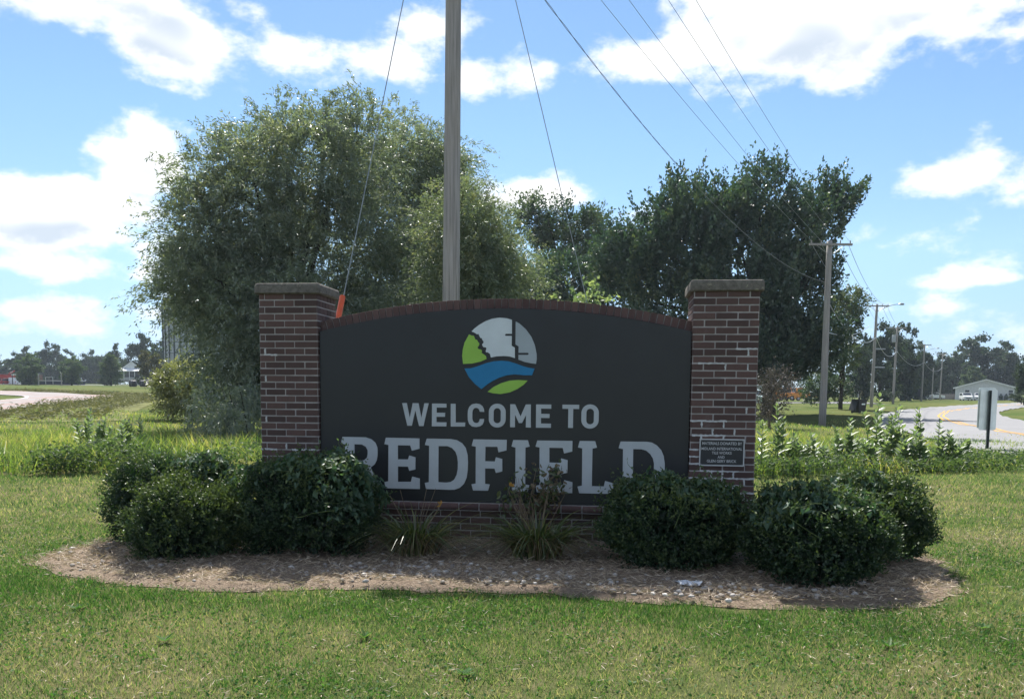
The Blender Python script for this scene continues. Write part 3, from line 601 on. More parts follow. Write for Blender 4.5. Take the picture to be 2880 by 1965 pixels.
# ================================================================ trees
_P, _RL = 0.08765, 0.00782
def AT(px, py, Y):
    """world point at distance Y along the view axis for a spot measured on the picture (2324 px wide copy)"""
    x = px*1.2392-1440; y = py*1.2392-1295.4; c, s = math.cos(-_RL), math.sin(-_RL); x, y = c*x-s*y, s*x+c*y
    d = (x/2320.7, 1.0, -y/2320.7); c, s = math.cos(_P), math.sin(_P); v = np.array([d[0], d[1]*c+d[2]*s, d[2]*c-d[1]*s])
    return v*Y/v[1]+np.array([0, 0, 1.56])
def lobe(px, py, rx, ry, Y, rd):
    c = AT(px, py, Y); k = Y*1.2392/2320.7; return (*c, rx*k, rd, ry*k)
def crown(mb, lobes, ntw, lpt, tl, ll, lw, up=.3, droop=.2, out=1.0, rnd=.35, inner=.5, spread=.06, lrand=.8, tint=(.42, .2), clump=0.0, per=14):
    L = np.array(lobes); wt = (L[:, 3]*L[:, 4]*L[:, 5])**.667; nc = max(1, ntw//per) if clump else ntw; rep = np.repeat(np.arange(nc), per)[:ntw] if clump else np.arange(ntw); ntw = len(rep)
    idx = R.choice(len(L), nc, p=wt/wt.sum()); u = unit(R.normal(size=(nc, 3))); r = inner+(1-inner)*R.random(nc)**.6; ct = R.normal(0, tint[1]*.8, nc)
    idx, u, r, ct = idx[rep], u[rep], r[rep], ct[rep]; l = L[idx]
    # lumpy surface so that the outline is uneven
    ph = R.uniform(0, 6.28, (6, 4)); bump = sum(np.sin(u[:, 0]*ph[k, 0]*1.3+u[:, 1]*ph[k, 1]*1.3+u[:, 2]*ph[k, 2]*1.3+ph[k, 3]+idx*1.7) for k in range(6))/6
    s = l[:, :3]+u*l[:, 3:6]*(r*(1+.16*bump))[:, None]
    if clump: s = s+R.normal(size=s.shape)*clump*np.array([1, 1, .6])
    o = unit(u/l[:, 3:6]); d = unit(o*out+np.array([0, 0, up])+R.normal(size=(ntw, 3))*rnd)
    tlen = tl*R.uniform(.6, 1.35, ntw)
    t = R.uniform(.05, 1, (ntw, lpt)); dr = droop*R.uniform(.6, 1.5, ntw)
    p = s[:, None]+d[:, None]*(tlen[:, None]*t)[..., None]; p[..., 2] -= (dr*tlen)[:, None]*t*t
    p += R.normal(size=p.shape)*spread
    tg = d[:, None]+np.zeros_like(p); tg[..., 2] -= 2*dr[:, None]*t; tg = unit(tg)+R.normal(size=p.shape)*lrand
    tt = np.clip((tint[0]+ct+R.normal(0, tint[1]*.6, ntw))[:, None]+R.normal(0, .13, t.shape), .01, 1)
    n = ntw*lpt; leaves(mb, p.reshape(-1, 3), tg.reshape(-1, 3), ll*R.uniform(.7, 1.3, n), lw*R.uniform(.7, 1.3, n), tt.ravel())
    return s
def limbs(mb, base, targets, r0, fork=.32, k=7, sag=.0):
    """trunk from base, then a bent limb to every target; thin twigs fan out from each limb end"""
    base = np.asarray(base, float)
    for T in targets:
        T = np.asarray(T, float); mid = base+(T-base)*np.array([fork*.55, fork*.55, fork])+R.normal(0, .12, 3)*np.linalg.norm(T-base)*.08
        t = np.linspace(0, 1, 9)[:, None]; p = (1-t)**2*base+2*t*(1-t)*(mid+np.array([0, 0, .15*np.linalg.norm(T-base)]))+t*t*T
        p[1:-1] += R.normal(0, .012, (7, 3))*np.linalg.norm(T-base); ln = np.linalg.norm(T-base)
        mb.tube(p, np.linspace(r0, r0*.14, 9), k)
        for q in range(5):
            i = R.integers(4, 9) if q else 8; e = p[i]+unit(unit(T-base)+R.normal(0, .75, 3)+np.array([0, 0, .25]))*ln*R.uniform(.08, .17)
            m = (p[i]+e)/2+R.normal(0, .03, 3)*ln; mb.tube([p[i], m, e], [r0*.24, r0*.14, r0*.04], 5)
def tree(name, label, lobes, base, leafm, barkm, r0, ntarget=9, cat='tree', group=None, trunk_h=None, shrink=1.0, **kw):
    root = empty(name, base); tag(root, label, cat, group); b = np.array(base); lobes = [q[:3]+(q[3]*shrink, q[4]*shrink, q[5]*shrink) for q in lobes]
    lb = MB(); crown(lb, [tuple(np.array(q[:3])-b)+tuple(q[3:]) for q in lobes], **kw); lb.build('crown', M[leafm], root)
    tb = MB(); top = np.array(lobes[0][:3])-b; hh = trunk_h or max(.8, .25*top[2])
    tb.tube([(0, 0, -.3), (.02, 0, hh*.5), (.05, .03, hh)], [r0*1.25, r0, r0*.85], 10)
    L = np.array(lobes); tg = []
    for i in range(ntarget):
        l = L[i % len(L)]; tg.append(l[:3]-b+R.uniform(-.45, .45, 3)*l[3:6])
    limbs(tb, (.05, .03, hh*.9), tg, r0*.62); tb.build('trunk', M[barkm], root, smooth=True)
    return root
# the big willow left of the pole and the ones behind it
YA = 30.0
tree('willow_tree', 'broad grey-green willow tree with feathery crown behind the left brick pillar',
  [lobe(690, 385, 190, 130, YA, 3.4), lobe(575, 485, 165, 165, YA, 3.8), lobe(470, 540, 75, 110, YA-1, 2.2), lobe(760, 590, 235, 190, YA+1, 4.2), lobe(500, 660, 125, 90, YA-.5, 3.0), lobe(610, 840, 150, 95, YA, 3.0), lobe(840, 330, 85, 90, YA+1, 2.2), lobe(800, 780, 190, 120, YA, 3.4), lobe(430, 620, 50, 70, YA-.5, 1.5), lobe(560, 760, 110, 90, YA-.5, 2.4), lobe(580, 890, 75, 50, YA-1, 2.2), lobe(720, 290, 90, 50, YA, 2.0), lobe(575, 810, 90, 80, YA-1, 2.4), lobe(610, 760, 130, 110, YA-1.5, 2.2), lobe(590, 890, 75, 48, YA-1.5, 2.0), lobe(465, 705, 55, 50, YA-1, 1.8), lobe(540, 690, 110, 100, YA-2, 2.0), lobe(700, 700, 160, 110, YA-2, 2.2)],
  (AT(660, 880, YA)[0], YA, 0), 'willow', 'bark_dark', .34, 18, ntw=11800, lpt=25, tl=.98, ll=.142, lw=.040, up=.6, droop=.6, inner=.34, spread=.05, lrand=.5, clump=.40, per=12, tint=(.46, .2), shrink=.84)
tree('willow_tree', 'willow tree standing behind the utility pole, its top lower than the broad one',
  [lobe(925, 395, 100, 105, 35, 3.0), lobe(990, 400, 65, 90, 35, 2.6), lobe(985, 520, 95, 120, 35, 3.0), lobe(930, 640, 140, 130, 35, 3.4), lobe(1030, 690, 110, 90, 34, 2.6)],
  (AT(950, 880, 35)[0], 35, 0), 'willow', 'bark_dark', .28, 9, ntw=4800, lpt=24, tl=1.0, ll=.155, lw=.038, up=.6, droop=.6, inner=.36, spread=.05, lrand=.5, clump=.45, per=12, shrink=.85)
tree('willow_tree', 'yellowish rounded willow tree just right of the utility pole',
  [lobe(1070, 550, 80, 92, 27, 2.0), lobe(1125, 610, 62, 80, 27, 1.9), lobe(1060, 640, 110, 110, 27, 2.2), lobe(1135, 690, 58, 60, 27, 1.8), lobe(1035, 490, 55, 80, 27, 1.6)],
  (AT(1090, 880, 27)[0], 27, 0), 'willow_pale', 'bark_dark', .2, 9, ntw=3400, lpt=24, tl=.8, ll=.12, lw=.030, up=.6, droop=.7, inner=.36, spread=.05, lrand=.5, tint=(.45, .2), clump=.34, per=12, shrink=.86)
# low hanging willow branches near the left pillar
def strands():
    root = empty('willow_saplings', (AT(520, 960, 22)[0], 22, 0)); tag(root, 'thin dark willow shoots drooping over the grass left of the brick pillar', 'sapling')
    b = np.array(root.location); lb, sb = MB(), MB()
    for px, py, w, dep in ((500, 905, 60, 22), (560, 915, 40, 22.4), (470, 940, 30, 21.4), (515, 965, 30, 21), (585, 890, 30, 23)):
        crown(lb, [tuple(AT(px, py, dep)-b)+(w*dep*.000534, .5, .30)], ntw=90, lpt=16, tl=.55, ll=.12, lw=.028, up=-.1, droop=.9, inner=.1, lrand=.45, spread=.03)
    for px in (505, 520, 545): sb.tube([(AT(px, 900, 22)[0]-b[0]+.2, .1, -.1), (AT(px, 900, 22)[0]-b[0]+.1, .05, .8), (AT(px, 900, 22)[0]-b[0], 0, 1.5)], [.02, .015, .006], 6)
    lb.build('leaves', M['willow'], root); sb.build('stem', M['bark_dark'], root)
strands()
# silvery shrub at the edge of the willow
Y = 37
tree('silvery_shrub', 'pale silvery shrub at the left foot of the broad willow', [lobe(430, 860, 60, 36, Y, 1.4), lobe(392, 875, 32, 34, Y, 1.0), lobe(450, 905, 60, 40, Y, 1.3), lobe(400, 910, 36, 26, Y, 1.0)], (AT(435, 930, Y)[0], Y, 0), 'silver', 'bark', .06, 8, 'shrub',
  ntw=760, lpt=22, tl=.5, ll=.13, lw=.05, up=.4, droop=.35, inner=.3, lrand=.6)
# the dark maple on the right and the trees beside it
Y = 58
tree('maple_tree', 'large dark maple tree with spiky upright shoots behind the right brick pillar',
  [lobe(1739, 475, 90, 62, Y, 3.2), lobe(1638, 510, 80, 62, Y, 3.0), lobe(1558, 485, 42, 42, Y, 1.8), lobe(1548, 590, 95, 80, Y, 3.4), lobe(1778, 560, 85, 85, Y, 3.4), lobe(1848, 510, 62, 30, Y, 2.0), lobe(1883, 535, 34, 18, Y, 1.0), lobe(1468, 590, 60, 62, Y, 2.6), lobe(1428, 650, 52, 52, Y, 2.2), lobe(1668, 650, 140, 110, Y, 4.2), lobe(1778, 700, 105, 100, Y, 3.6), lobe(1548, 720, 120, 80, Y, 3.6), lobe(1708, 790, 170, 80, Y, 4.2), lobe(1828, 790, 75, 70, Y-1, 2.8), lobe(1818, 630, 60, 50, Y, 2.4), lobe(1678, 836, 150, 50, Y-1, 3.2), lobe(1798, 836, 80, 40, Y-1, 2.6), lobe(1868, 476, 60, 26, Y, 1.6), lobe(1495, 545, 66, 62, Y, 2.6), lobe(1560, 500, 72, 66, Y, 2.8), lobe(1435, 600, 56, 52, Y, 2.4)],
  (AT(1745, 900, Y)[0], Y, -.1), 'maple', 'bark_dark', .42, 20, ntw=5000, lpt=26, tl=1.6, ll=.25, lw=.155, up=1.2, droop=-.15, inner=.40, rnd=.2, spread=.075, lrand=.65, clump=.5, per=9, tint=(.42, .22), shrink=.86)
tree('locust_tree', 'open flat-topped locust tree against the white cloud, left of the maple',
  [lobe(1235, 500, 62, 34, 76, 3.0), lobe(1330, 520, 62, 28, 76, 3.0), lobe(1270, 555, 80, 34, 76, 3.2), lobe(1360, 560, 50, 34, 76, 2.6), lobe(1200, 530, 34, 24, 76, 2.4)],
  (AT(1285, 890, 76)[0], 76, -.1), 'locust', 'bark_dark', .3, 12, ntw=1000, lpt=16, tl=1.2, ll=.30, lw=.15, up=.35, droop=.15, inner=.2, rnd=.4, spread=.14, lrand=.8, clump=.5, per=10)
tree('dense_tree', 'low dense dark tree filling the gap under the locust', [lobe(1290, 650, 95, 70, 66, 3.2), lobe(1210, 690, 70, 70, 66, 2.6), lobe(1390, 670, 80, 80, 68, 3.0), lobe(1270, 760, 110, 70, 66, 3.0)], (AT(1290, 890, 66)[0], 66, -.1), 'maple', 'bark_dark', .25, 8,
  ntw=1700, lpt=18, tl=.9, ll=.26, lw=.16, up=.5, droop=.1, inner=.35, spread=.12)
tree('young_tree', 'slim tree with yellowing tips right beside the maple', [lobe(1910, 720, 36, 55, 74, 1.8), lobe(1930, 690, 24, 30, 74, 1.4), lobe(1905, 800, 34, 60, 74, 1.8)], (AT(1908, 905, 74)[0], 74, -.1), 'locust', 'bark_dark', .16, 6,
  ntw=520, lpt=18, tl=.8, ll=.24, lw=.13, up=.5, droop=.1, inner=.3, spread=.1, tint=(.65, .25))
Y = 15.5
tree('sapling', 'light green sapling peeking over the brick coping right of centre', [lobe(1325, 668, 36, 26, Y, .35), lobe(1350, 690, 30, 26, Y, .3), lobe(1300, 700, 25, 25, Y, .3)], (AT(1330, 900, Y)[0], Y, 0), 'milk', 'stem', .025, 6, 'sapling',
  ntw=46, lpt=9, tl=.22, ll=.085, lw=.06, up=.3, droop=.1, inner=.2, spread=.02, tint=(.7, .2))
# shrubs on the right
Y = 36
tree('dead_shrub', 'reddish-brown half-dead bush beside the right brick pillar', [lobe(1752, 890, 36, 42, Y, .8), lobe(1740, 940, 24, 34, Y, .6), lobe(1775, 865, 26, 26, Y, .6)], (AT(1745, 975, Y)[0], Y, H(9.5, Y)), 'rust', 'dry_stem', .05, 12, 'shrub',
  ntw=300, lpt=16, tl=.5, ll=.085, lw=.045, up=.6, droop=0, inner=.1, spread=.05)
Y = 84
tree('shrub', 'rounded green shrub left of the second utility pole, at the lawn edge', [lobe(1865, 878, 38, 28, Y, 1.5), lobe(1900, 885, 32, 26, Y, 1.3), lobe(1840, 895, 22, 18, Y, 1.0)], (AT(1875, 915, Y)[0], Y, -.15), 'locust', 'bark_dark', .08, 7, 'shrub',
  ntw=420, lpt=16, tl=.5, ll=.20, lw=.12, up=.5, droop=0, inner=.3, spread=.08)

# far trees: a few shapes, each copied with its own size and turn
PROTO = []
def proto(seed, lob, leafm, ntw, kw):
    tm = MB(); lb = MB(); crown(lb, lob, ntw=ntw, **kw); crown_me = lb.mesh('crown', M[leafm])
    tm.tube([(0, 0, -.05), (.01, 0, .12), (.0, .01, .3)], [.028, .022, .016], 7); limbs(tm, (0, 0, .2), [np.array(q[:3]) for q in lob], .014, k=5)
    PROTO.append((crown_me, tm.mesh('trunk', M['bark_dark'], True)))
kw = dict(lpt=14, tl=.085, ll=.036, lw=.026, up=.4, droop=.1, inner=.35, spread=.012, lrand=.9, clump=.035, per=10)
proto(0, [(0, 0, .54, .29, .29, .38), (0, 0, .3, .24, .24, .2)], 'street_leaf', 760, kw)                                                                     # rounded, full to the ground
proto(1, [(0, 0, .72, .26, .26, .22), (-.2, .05, .55, .20, .22, .18), (.22, -.05, .52, .20, .22, .2), (.02, .1, .38, .32, .28, .24), (0, 0, .16, .30, .26, .14)], 'far_leaf', 900, kw)   # oak
proto(2, [(.05, 0, .78, .20, .2, .18), (-.16, 0, .6, .2, .2, .2), (.2, .05, .56, .18, .2, .18), (0, 0, .36, .32, .26, .24), (0, 0, .16, .30, .26, .14)], 'far_leaf', 900, kw)
proto(3, [(0, 0, .58, .34, .32, .36), (.1, 0, .4, .34, .3, .3)], 'far_yellow', 760, dict(kw, droop=.5))
proto(4, [(0, 0, .38, .46, .4, .4)], 'far_leaf', 520, kw)                                                                       # bush
proto(5, [(0, 0, .80, .13, .13, .18), (0, 0, .5, .24, .24, .3), (.05, 0, .3, .28, .28, .22)], 'street_leaf', 800, kw)
def far_tree(k, label, px, ptop, pbase, Y, wpx, name='tree', group=None, cat='tree', zb=None):
    b = AT(px, pbase, Y); t = AT(px, ptop, Y); h = t[2]-b[2]; w = wpx*Y*.000534
    root = empty(name, b, R.uniform(0, 6.28)); tag(root, label, cat, group); base_w = {0: .66, 1: .86, 2: .80, 3: .80, 4: 1.0, 5: .62}[k]
    root.scale = (w/base_w, w/base_w, h/1.0)
    for nm, me in zip(('crown', 'trunk'), PROTO[k]): link(nm, me, root)
    return root
gL, gR = 'trees along the far left horizon', 'trees along the far right horizon'
far_tree(0, 'round street tree beside the red-fronted store, leftmost of three', 66, 800, 874, 200, 56, group=gL)
far_tree(0, 'round street tree between the two posts, middle of three', 163, 805, 874, 200, 50, group=gL)
far_tree(5, 'taller pointed street tree left of the white porch house', 252, 805, 874, 195, 50, group=gL)
far_tree(4, 'dark bush at the left foot of the pointed street tree', 238, 850, 874, 190, 30, 'shrub', gL, 'shrub')
far_tree(2, 'big tree rising behind the pointed street tree', 264, 782, 872, 250, 52, group=gL)
far_tree(1, 'tallest dark oak on the left horizon, above the porch house', 318, 757, 870, 270, 70, group=gL)
far_tree(3, 'yellowish drooping tree left of the metal grain bin', 343, 792, 874, 165, 66, group=gL)
far_tree(4, 'dark shrub below the yellowish tree', 322, 845, 873, 160, 36, 'shrub', gL, 'shrub')
far_tree(1, 'dark tree between the oak and the grain bin', 365, 775, 870, 265, 50, group=gL)
for i, (px, pt, w, k, lab) in enumerate(((8, 822, 60, 2, 'low dark tree at the left picture edge, behind the store'), (35, 800, 54, 1, 'dark tree rising behind the store roof'), (62, 788, 60, 2, 'dark tree behind the leftmost round street tree'), (115, 776, 60, 1, 'tallest tree of the wood left of the middle street tree'),
    (150, 795, 56, 2, 'dark tree just behind the middle street tree'), (190, 803, 56, 1, 'dark wood tree right behind the right-hand post'), (215, 796, 56, 2, 'dome-shaped wood tree left of the pointed street tree'), (90, 800, 50, 2, 'wood tree between the first two street trees'), (240, 808, 60, 1, 'lower wood tree directly left of the pointed street tree'))):
    far_tree(k, lab, px, pt, 872, 285+7*i, w, group=gL)
far_tree(1, 'dark tree behind the third utility pole', 1995, 733, 905, 150, 110, group=gR); far_tree(2, 'dark tree behind the transformer on the fourth pole', 2045, 738, 905, 160, 90, group=gR)
far_tree(2, 'dark tree right of the transformer pole', 2085, 778, 905, 185, 70, group=gR); far_tree(1, 'low tree behind the fifth utility pole', 2125, 800, 905, 215, 70, group=gR)
far_tree(2, 'small tree left of the grey house', 2160, 800, 900, 240, 70, group=gR); far_tree(1, 'tallest wooded crown above the grey house', 2225, 760, 900, 250, 130, group=gR)
far_tree(2, 'wooded crown above the right end of the grey house roof', 2275, 778, 900, 245, 90, group=gR); far_tree(1, 'wooded crown left of the house gable', 2180, 805, 900, 246, 80, group=gR)
far_tree(5, 'small pale conical tree rising behind the house roof', 2205, 833, 900, 215, 46, group=gR)
far_tree(2, 'nearer tree cut off by the right picture edge', 2330, 782, 912, 110, 70, group=gR); far_tree(4, 'low bush at the right edge below the nearer tree', 2318, 880, 915, 105, 50, 'shrub', gR, 'shrub')
far_tree(4, 'pale roadside bush between the third and fourth poles', 2015, 878, 905, 118, 60, 'shrub', gR, 'shrub'); far_tree(4, 'light green bush behind the fourth pole', 2060, 815, 905, 175, 60, 'shrub', gR, 'shrub')
far_tree(2, 'dark tree filling the gap between maple and third pole', 1950, 760, 905, 130, 70, group=gR)
def woods():
    lb = MB(); x = np.arange(-420, 420, 7.0)
    lob = [(a+R.uniform(-3, 3), 360+R.uniform(-12, 12), H(a, 300)+4+R.uniform(-.5, 1.2), R.uniform(6, 9), 6, R.uniform(5.2, 7.2)) for a in x]
    crown(lb, lob, ntw=5200, lpt=9, tl=1.6, ll=.95, lw=.6, up=.4, droop=.1, inner=.5, spread=.3, lrand=.9)
    tag(lb.build('distant_woods', M['far_leaf']), 'dark band of distant woods along the horizon', 'woods', kind='stuff')
woods()

# ================================================================ planting bed
def pn(x, y, s=1.0, seed=0.0):
    """smooth patchy pattern in 0..1"""
    x = np.asarray(x)*s+seed; y = np.asarray(y)*s-seed*.7
    v = np.sin(x*1.7+1.3*np.sin(y*1.1))+np.sin(y*2.3+1.7*np.sin(x*.9+.5))+.7*np.sin(x*3.9+y*2.7+np.sin(y*3.1))+.5*np.sin(x*7.3-y*6.1)
    return np.clip(v/6.0+.5, 0, 1)
def bush_surface(u, c, r):
    w = 1+.07*np.sin(u[:, 0]*5+c[2]*30)+.07*np.sin(u[:, 1]*6+u[:, 2]*5+c[2]*50)+.065*np.sin(u[:, 0]*11+u[:, 2]*9+c[2]*20)+.045*np.sin(u[:, 1]*19+u[:, 0]*15)+.03*np.sin(u[:, 2]*27+u[:, 0]*23)
    return c+u*r*w[:, None]
def boxwood(label, x, y, rx, ry, zt, n=2600, yel=.38):
    root = empty('boxwood_shrub', (x, y, .03)); tag(root, label, 'shrub', 'clipped shrubs in the bed')
    c = np.array([0, 0, zt*.44]); r = np.array([rx, ry, zt*.53]); lb = MB()
    u = unit(R.normal(size=(n//5, 3))); cy = R.normal(0, .13, len(u)); u = np.repeat(u, 7, 0); cy = np.repeat(cy, 7); k_ = R.random(len(u)); u = unit(u+R.normal(0, .085, u.shape)); ok = u[:, 2] > -.80; u, cy = u[ok], cy[ok]; m = len(u); s = bush_surface(u, c, r*(.90+.35*cy[:, None])); s[:, 2] = np.maximum(s[:, 2], .015)
    d = unit(u*.8+np.array([0, 0, .75])+R.normal(0, .32, (m, 3))); k = 9; t = np.linspace(0, 1, k)[None, :]+R.uniform(-.06, .06, (m, k))
    ln = R.uniform(.05, .12, m)*(1+1.0*(R.random(m) < .07)); p = s[:, None]+d[:, None]*(ln[:, None]*t)[..., None]
    ld = d[:, None]*.7+R.normal(0, .75, (m, k, 3)); tt = np.clip((yel-.12+.34*t)+cy[:, None]+R.normal(0, .10, (m, 1))+.26*np.clip(u[:, 2:3], 0, 1)*t+R.normal(0, .08, (m, k)), .01, 1)  # tips paler; upper leaves paler still, lit tops put into the tint
    q = m*k; leaves(lb, p.reshape(-1, 3), ld.reshape(-1, 3), R.uniform(.022, .036, q), R.uniform(.013, .020, q), tt.ravel())
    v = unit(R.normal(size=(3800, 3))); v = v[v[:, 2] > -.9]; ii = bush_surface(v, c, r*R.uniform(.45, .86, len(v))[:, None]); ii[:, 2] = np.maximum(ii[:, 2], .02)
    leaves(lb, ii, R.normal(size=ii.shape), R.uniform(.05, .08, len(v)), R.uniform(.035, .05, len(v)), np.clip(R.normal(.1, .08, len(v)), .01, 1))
    lb.build('foliage', M['box'], root); sb = MB()
    for i in range(16):
        a = R.uniform(0, 6.28); e = np.array([math.cos(a)*rx*.7, math.sin(a)*ry*.7, zt*R.uniform(.3, .8)]); sb.tube([(e[0]*.1, e[1]*.1, -.04), (e[0]*.5, e[1]*.5, e[2]*.4), tuple(e)], [.014, .009, .004], 5)
    sb.build('branches', M['bark'], root); return root
def broad(mb, base, d, up, L, W, tint, arrow=False):
    """broad leaves: six-sided blades folded along the midrib; arrow = heart-shaped with back lobes"""
    n = len(base); d = unit(d); sd = unit(np.cross(d, up)); nr = np.cross(sd, d); L = np.broadcast_to(L, (n,))[:, None]; W = np.broadcast_to(W, (n,))[:, None]
    f = .16
    if arrow: pts = [base, base-d*L*.22+sd*W*.42+nr*W*f, base+d*L*.22+sd*W*.5+nr*W*f, base+d*L, base+d*L*.22-sd*W*.5+nr*W*f, base-d*L*.22-sd*W*.42+nr*W*f]
    else: pts = [base, base+d*L*.28+sd*W*.46+nr*W*f, base+d*L*.66+sd*W*.40+nr*W*f, base+d*L, base+d*L*.66-sd*W*.40+nr*W*f, base+d*L*.28-sd*W*.46+nr*W*f]
    v = np.stack(pts, 1).reshape(-1, 3); b = np.arange(n)[:, None]*6
    q = np.concatenate([b+np.array([0, 1, 2, 3]), b+np.array([0, 3, 4, 5])]); mb.add(v, q, tint=np.tile(np.broadcast_to(tint, (n,)), 2))
def vine(label, bush, x, y, rx, ry, zt, dirs, n, spread=.45):
    root = empty('bindweed_vine', (x, y, .03)); tag(root, label, 'vine', 'vines climbing over the shrubs'); lb, sb = MB(), MB()
    c = np.array([0, 0, zt*.44]); r = np.array([rx, ry, zt*.53])
    D = unit(np.array(dirs, float)); u = unit(D[R.integers(0, len(D), n)]+R.normal(0, spread, (n, 3))); u[:, 2] = np.abs(u[:, 2]); s = bush_surface(u, c, r*1.06)+u*R.uniform(.0, .05, n)[:, None]
    dn = unit(np.array([0, 0, -.9])+u*.55+R.normal(0, .45, (n, 3))); L = R.uniform(.032, .062, n)
    broad(lb, s, dn, unit(u+R.normal(0, .25, u.shape)), L, L*R.uniform(.62, .85, n), np.clip(R.normal(.42, .2, n)+.25*(u[:, 2]-.5), .01, 1), True)
    for i in range(26):                                # runners and tendrils that stand off the surface
        a = u[R.integers(0, n)]; p0 = bush_surface(a[None], c, r*1.03)[0]; tdir = unit(np.cross(a, R.normal(size=3))); pts = []
        for k in range(7): q = unit(a+tdir*k*.13); pts.append(bush_surface(q[None], c, r*(1.06+.05*math.sin(k*1.3)))[0]+np.array([0, 0, .01*k*(i % 4 == 0)]))
        sb.tube(pts, .0028, 4)
    for i in range(9):
        a = unit(D[i % len(D)]+R.normal(0, .25, 3)); p0 = bush_surface(a[None], c, r*1.02)[0]; cur = np.array([p0+np.array([.03*math.sin(k*.9+i), 0, .022*k])+unit(a)*.006*k for k in range(7)]); sb.tube(cur, np.linspace(.003, .0015, 7), 4)
        leaves(lb, cur[2::2], R.normal(size=(3, 3))+np.array([0, 0, .3]), .035, .024, np.full(3, .7))
    lb.build('leaves', M['vine'], root); tag(sb.build('stems', M['stem'], root), kind='stuff')
BX = dict(B0=(-3.28, 8.05, .66, .50, .85), B1=(-2.93, 7.34, .52, .47, .66), B2=(-1.84, 7.50, .63, .50, .90), R1=(1.385, 7.12, .62, .48, .74), R2=(2.46, 6.66, .58, .52, .71), R3=(3.20, 7.42, .52, .48, .77))
LB = dict(B0='dark boxwood shrub at the far left end, behind the lighter rounded one', B1='rounded boxwood shrub with yellowish tips, front left of the bed', B2='wide shrub under a thick cover of vines at the left pillar', R1='shrub topped with pale vines in front of the right pillar', R2='large rounded dark shrub nearest the camera, right of the right pillar', R3='dark shrub at the far right end of the bed')
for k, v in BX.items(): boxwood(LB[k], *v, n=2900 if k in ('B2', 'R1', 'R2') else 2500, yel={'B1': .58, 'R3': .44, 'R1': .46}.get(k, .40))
vine('thick vine draped over the wide shrub at the left pillar', 'B2', *BX['B2'], [(.35, -.4, .9), (.8, -.5, .45), (.55, -.45, .85), (-.2, -.2, 1), (.9, -.35, .4), (-.6, -.2, .9)], 900, .27)
vine('vine with pale leaves over the shrub by the right pillar', 'R1', *BX['R1'], [(.1, -.2, 1), (.35, -.35, .95), (-.35, -.2, .95), (.6, -.3, .8)], 470, .2)
vine('vine spread over the top of the shrub nearest the camera', 'R2', *BX['R2'], [(-.3, -.25, 1), (.2, -.4, .95), (-.7, -.35, .75), (.5, -.3, .9)], 520, .2)
vine('thin vine over the top of the far left shrub', 'B0', *BX['B0'], [(.4, -.35, .9), (.8, -.3, .6)], 320, .3)
vine('sparse vine on the far right shrub', 'R3', *BX['R3'], [(-.5, -.5, .75), (-.1, -.3, 1)], 110, .2)

def pale_plant():
    root = empty('pale_leafy_shrub', (-2.86, 8.35, .03)); tag(root, 'pale leafy shrub with glints modelled as pale leaflets between the left shrubs and the left pillar', 'plant'); sb, lb, fb = MB(), MB(), MB()
    for i in range(30):
        a = R.uniform(0, 6.28); rr = .26*math.sqrt(R.random()); h = R.uniform(.52, .78); tip = np.array([rr*1.1*math.cos(a), rr*.8*math.sin(a), h]); sb.tube([(tip[0]*.3, tip[1]*.3, -.03), (tip[0]*.7, tip[1]*.7, h*.55), tuple(tip)], [.006, .005, .003], 5)
        m = 12; z = R.uniform(.3, .97, m); P = np.column_stack([tip[0]*(.3+.7*z), tip[1]*(.3+.7*z), h*z]); broad(lb, P, R.normal(size=(m, 3))+np.array([0, 0, .25]), np.array([0, 0, 1.0])+R.normal(0, .3, (m, 3)), R.uniform(.04, .07, m), R.uniform(.02, .035, m), np.clip(R.normal(.5, .25, m), .01, 1))
        m = 26; P = tip+R.normal(0, 1, (m, 3))*np.array([.030, .030, .008]); leaves(fb, P, R.normal(0, .5, (m, 3))+np.array([0, 0, .8]), .018, .014, np.clip(R.normal(.8, .2, m), .01, 1))  # pale tip leaflets stand in for bright reflections off the leaves
    sb.build('stems', M['stem'], root); lb.build('leaves', M['vine'], root); tag(fb.build('glint_leaflets', M['silver'], root), kind='stuff')
pale_plant()
def lily(label, x, y, n, seed, dead):
    root = empty('daylily_clump', (x, y, .03)); tag(root, label, 'daylily', 'daylily clumps in front of the panel'); g, dry = MB(), MB()
    for mb, m in ((g, n), (dry, dead)):
        a = R.uniform(0, 2*math.pi, m); b = np.column_stack([np.cos(a)*R.uniform(0, .20, m), np.sin(a)*R.uniform(0, .15, m), np.full(m, -.01)])
        sp = R.uniform(.10, .95, m) if mb is g else R.uniform(.4, .95, m); le = np.column_stack([np.cos(a), np.sin(a)*.8])*sp[:, None]
        blades(mb, b, le, R.uniform(.62, 1.0, m) if mb is g else R.uniform(.5, .85, m), R.uniform(.016, .028, m) if mb is g else R.uniform(.008, .016, m), np.clip(R.normal(.48, .28, m), .01, 1), 8, R.uniform(.5, .92, m) if mb is g else R.uniform(.65, .95, m))
    g.build('leaves', M['lily'], root); dry.build('dry_leaves', M['drylily'], root); sb, fb = MB(), MB()
    for i in range(10):
        a = R.uniform(0, 6.28); h = R.uniform(.48, .70); sb.tube([(.04*math.cos(a), .04*math.sin(a), 0), (.12*math.cos(a), .1*math.sin(a), h*.6), (.24*math.cos(a), .18*math.sin(a), h)], [.004, .003, .0018], 5)
        if i < 1: P = np.tile(np.array([.24*math.cos(a), .18*math.sin(a), h]), (7, 1)); leaves(fb, P, R.normal(0, .6, (7, 3))+np.array([0, 0, .6]), .045, .02, np.full(7, .9))
    sb.build('flower_stalks', M['dry_stem'], root); tag(fb.build('withered_flower', M['orangeleaf'], root), kind='stuff')
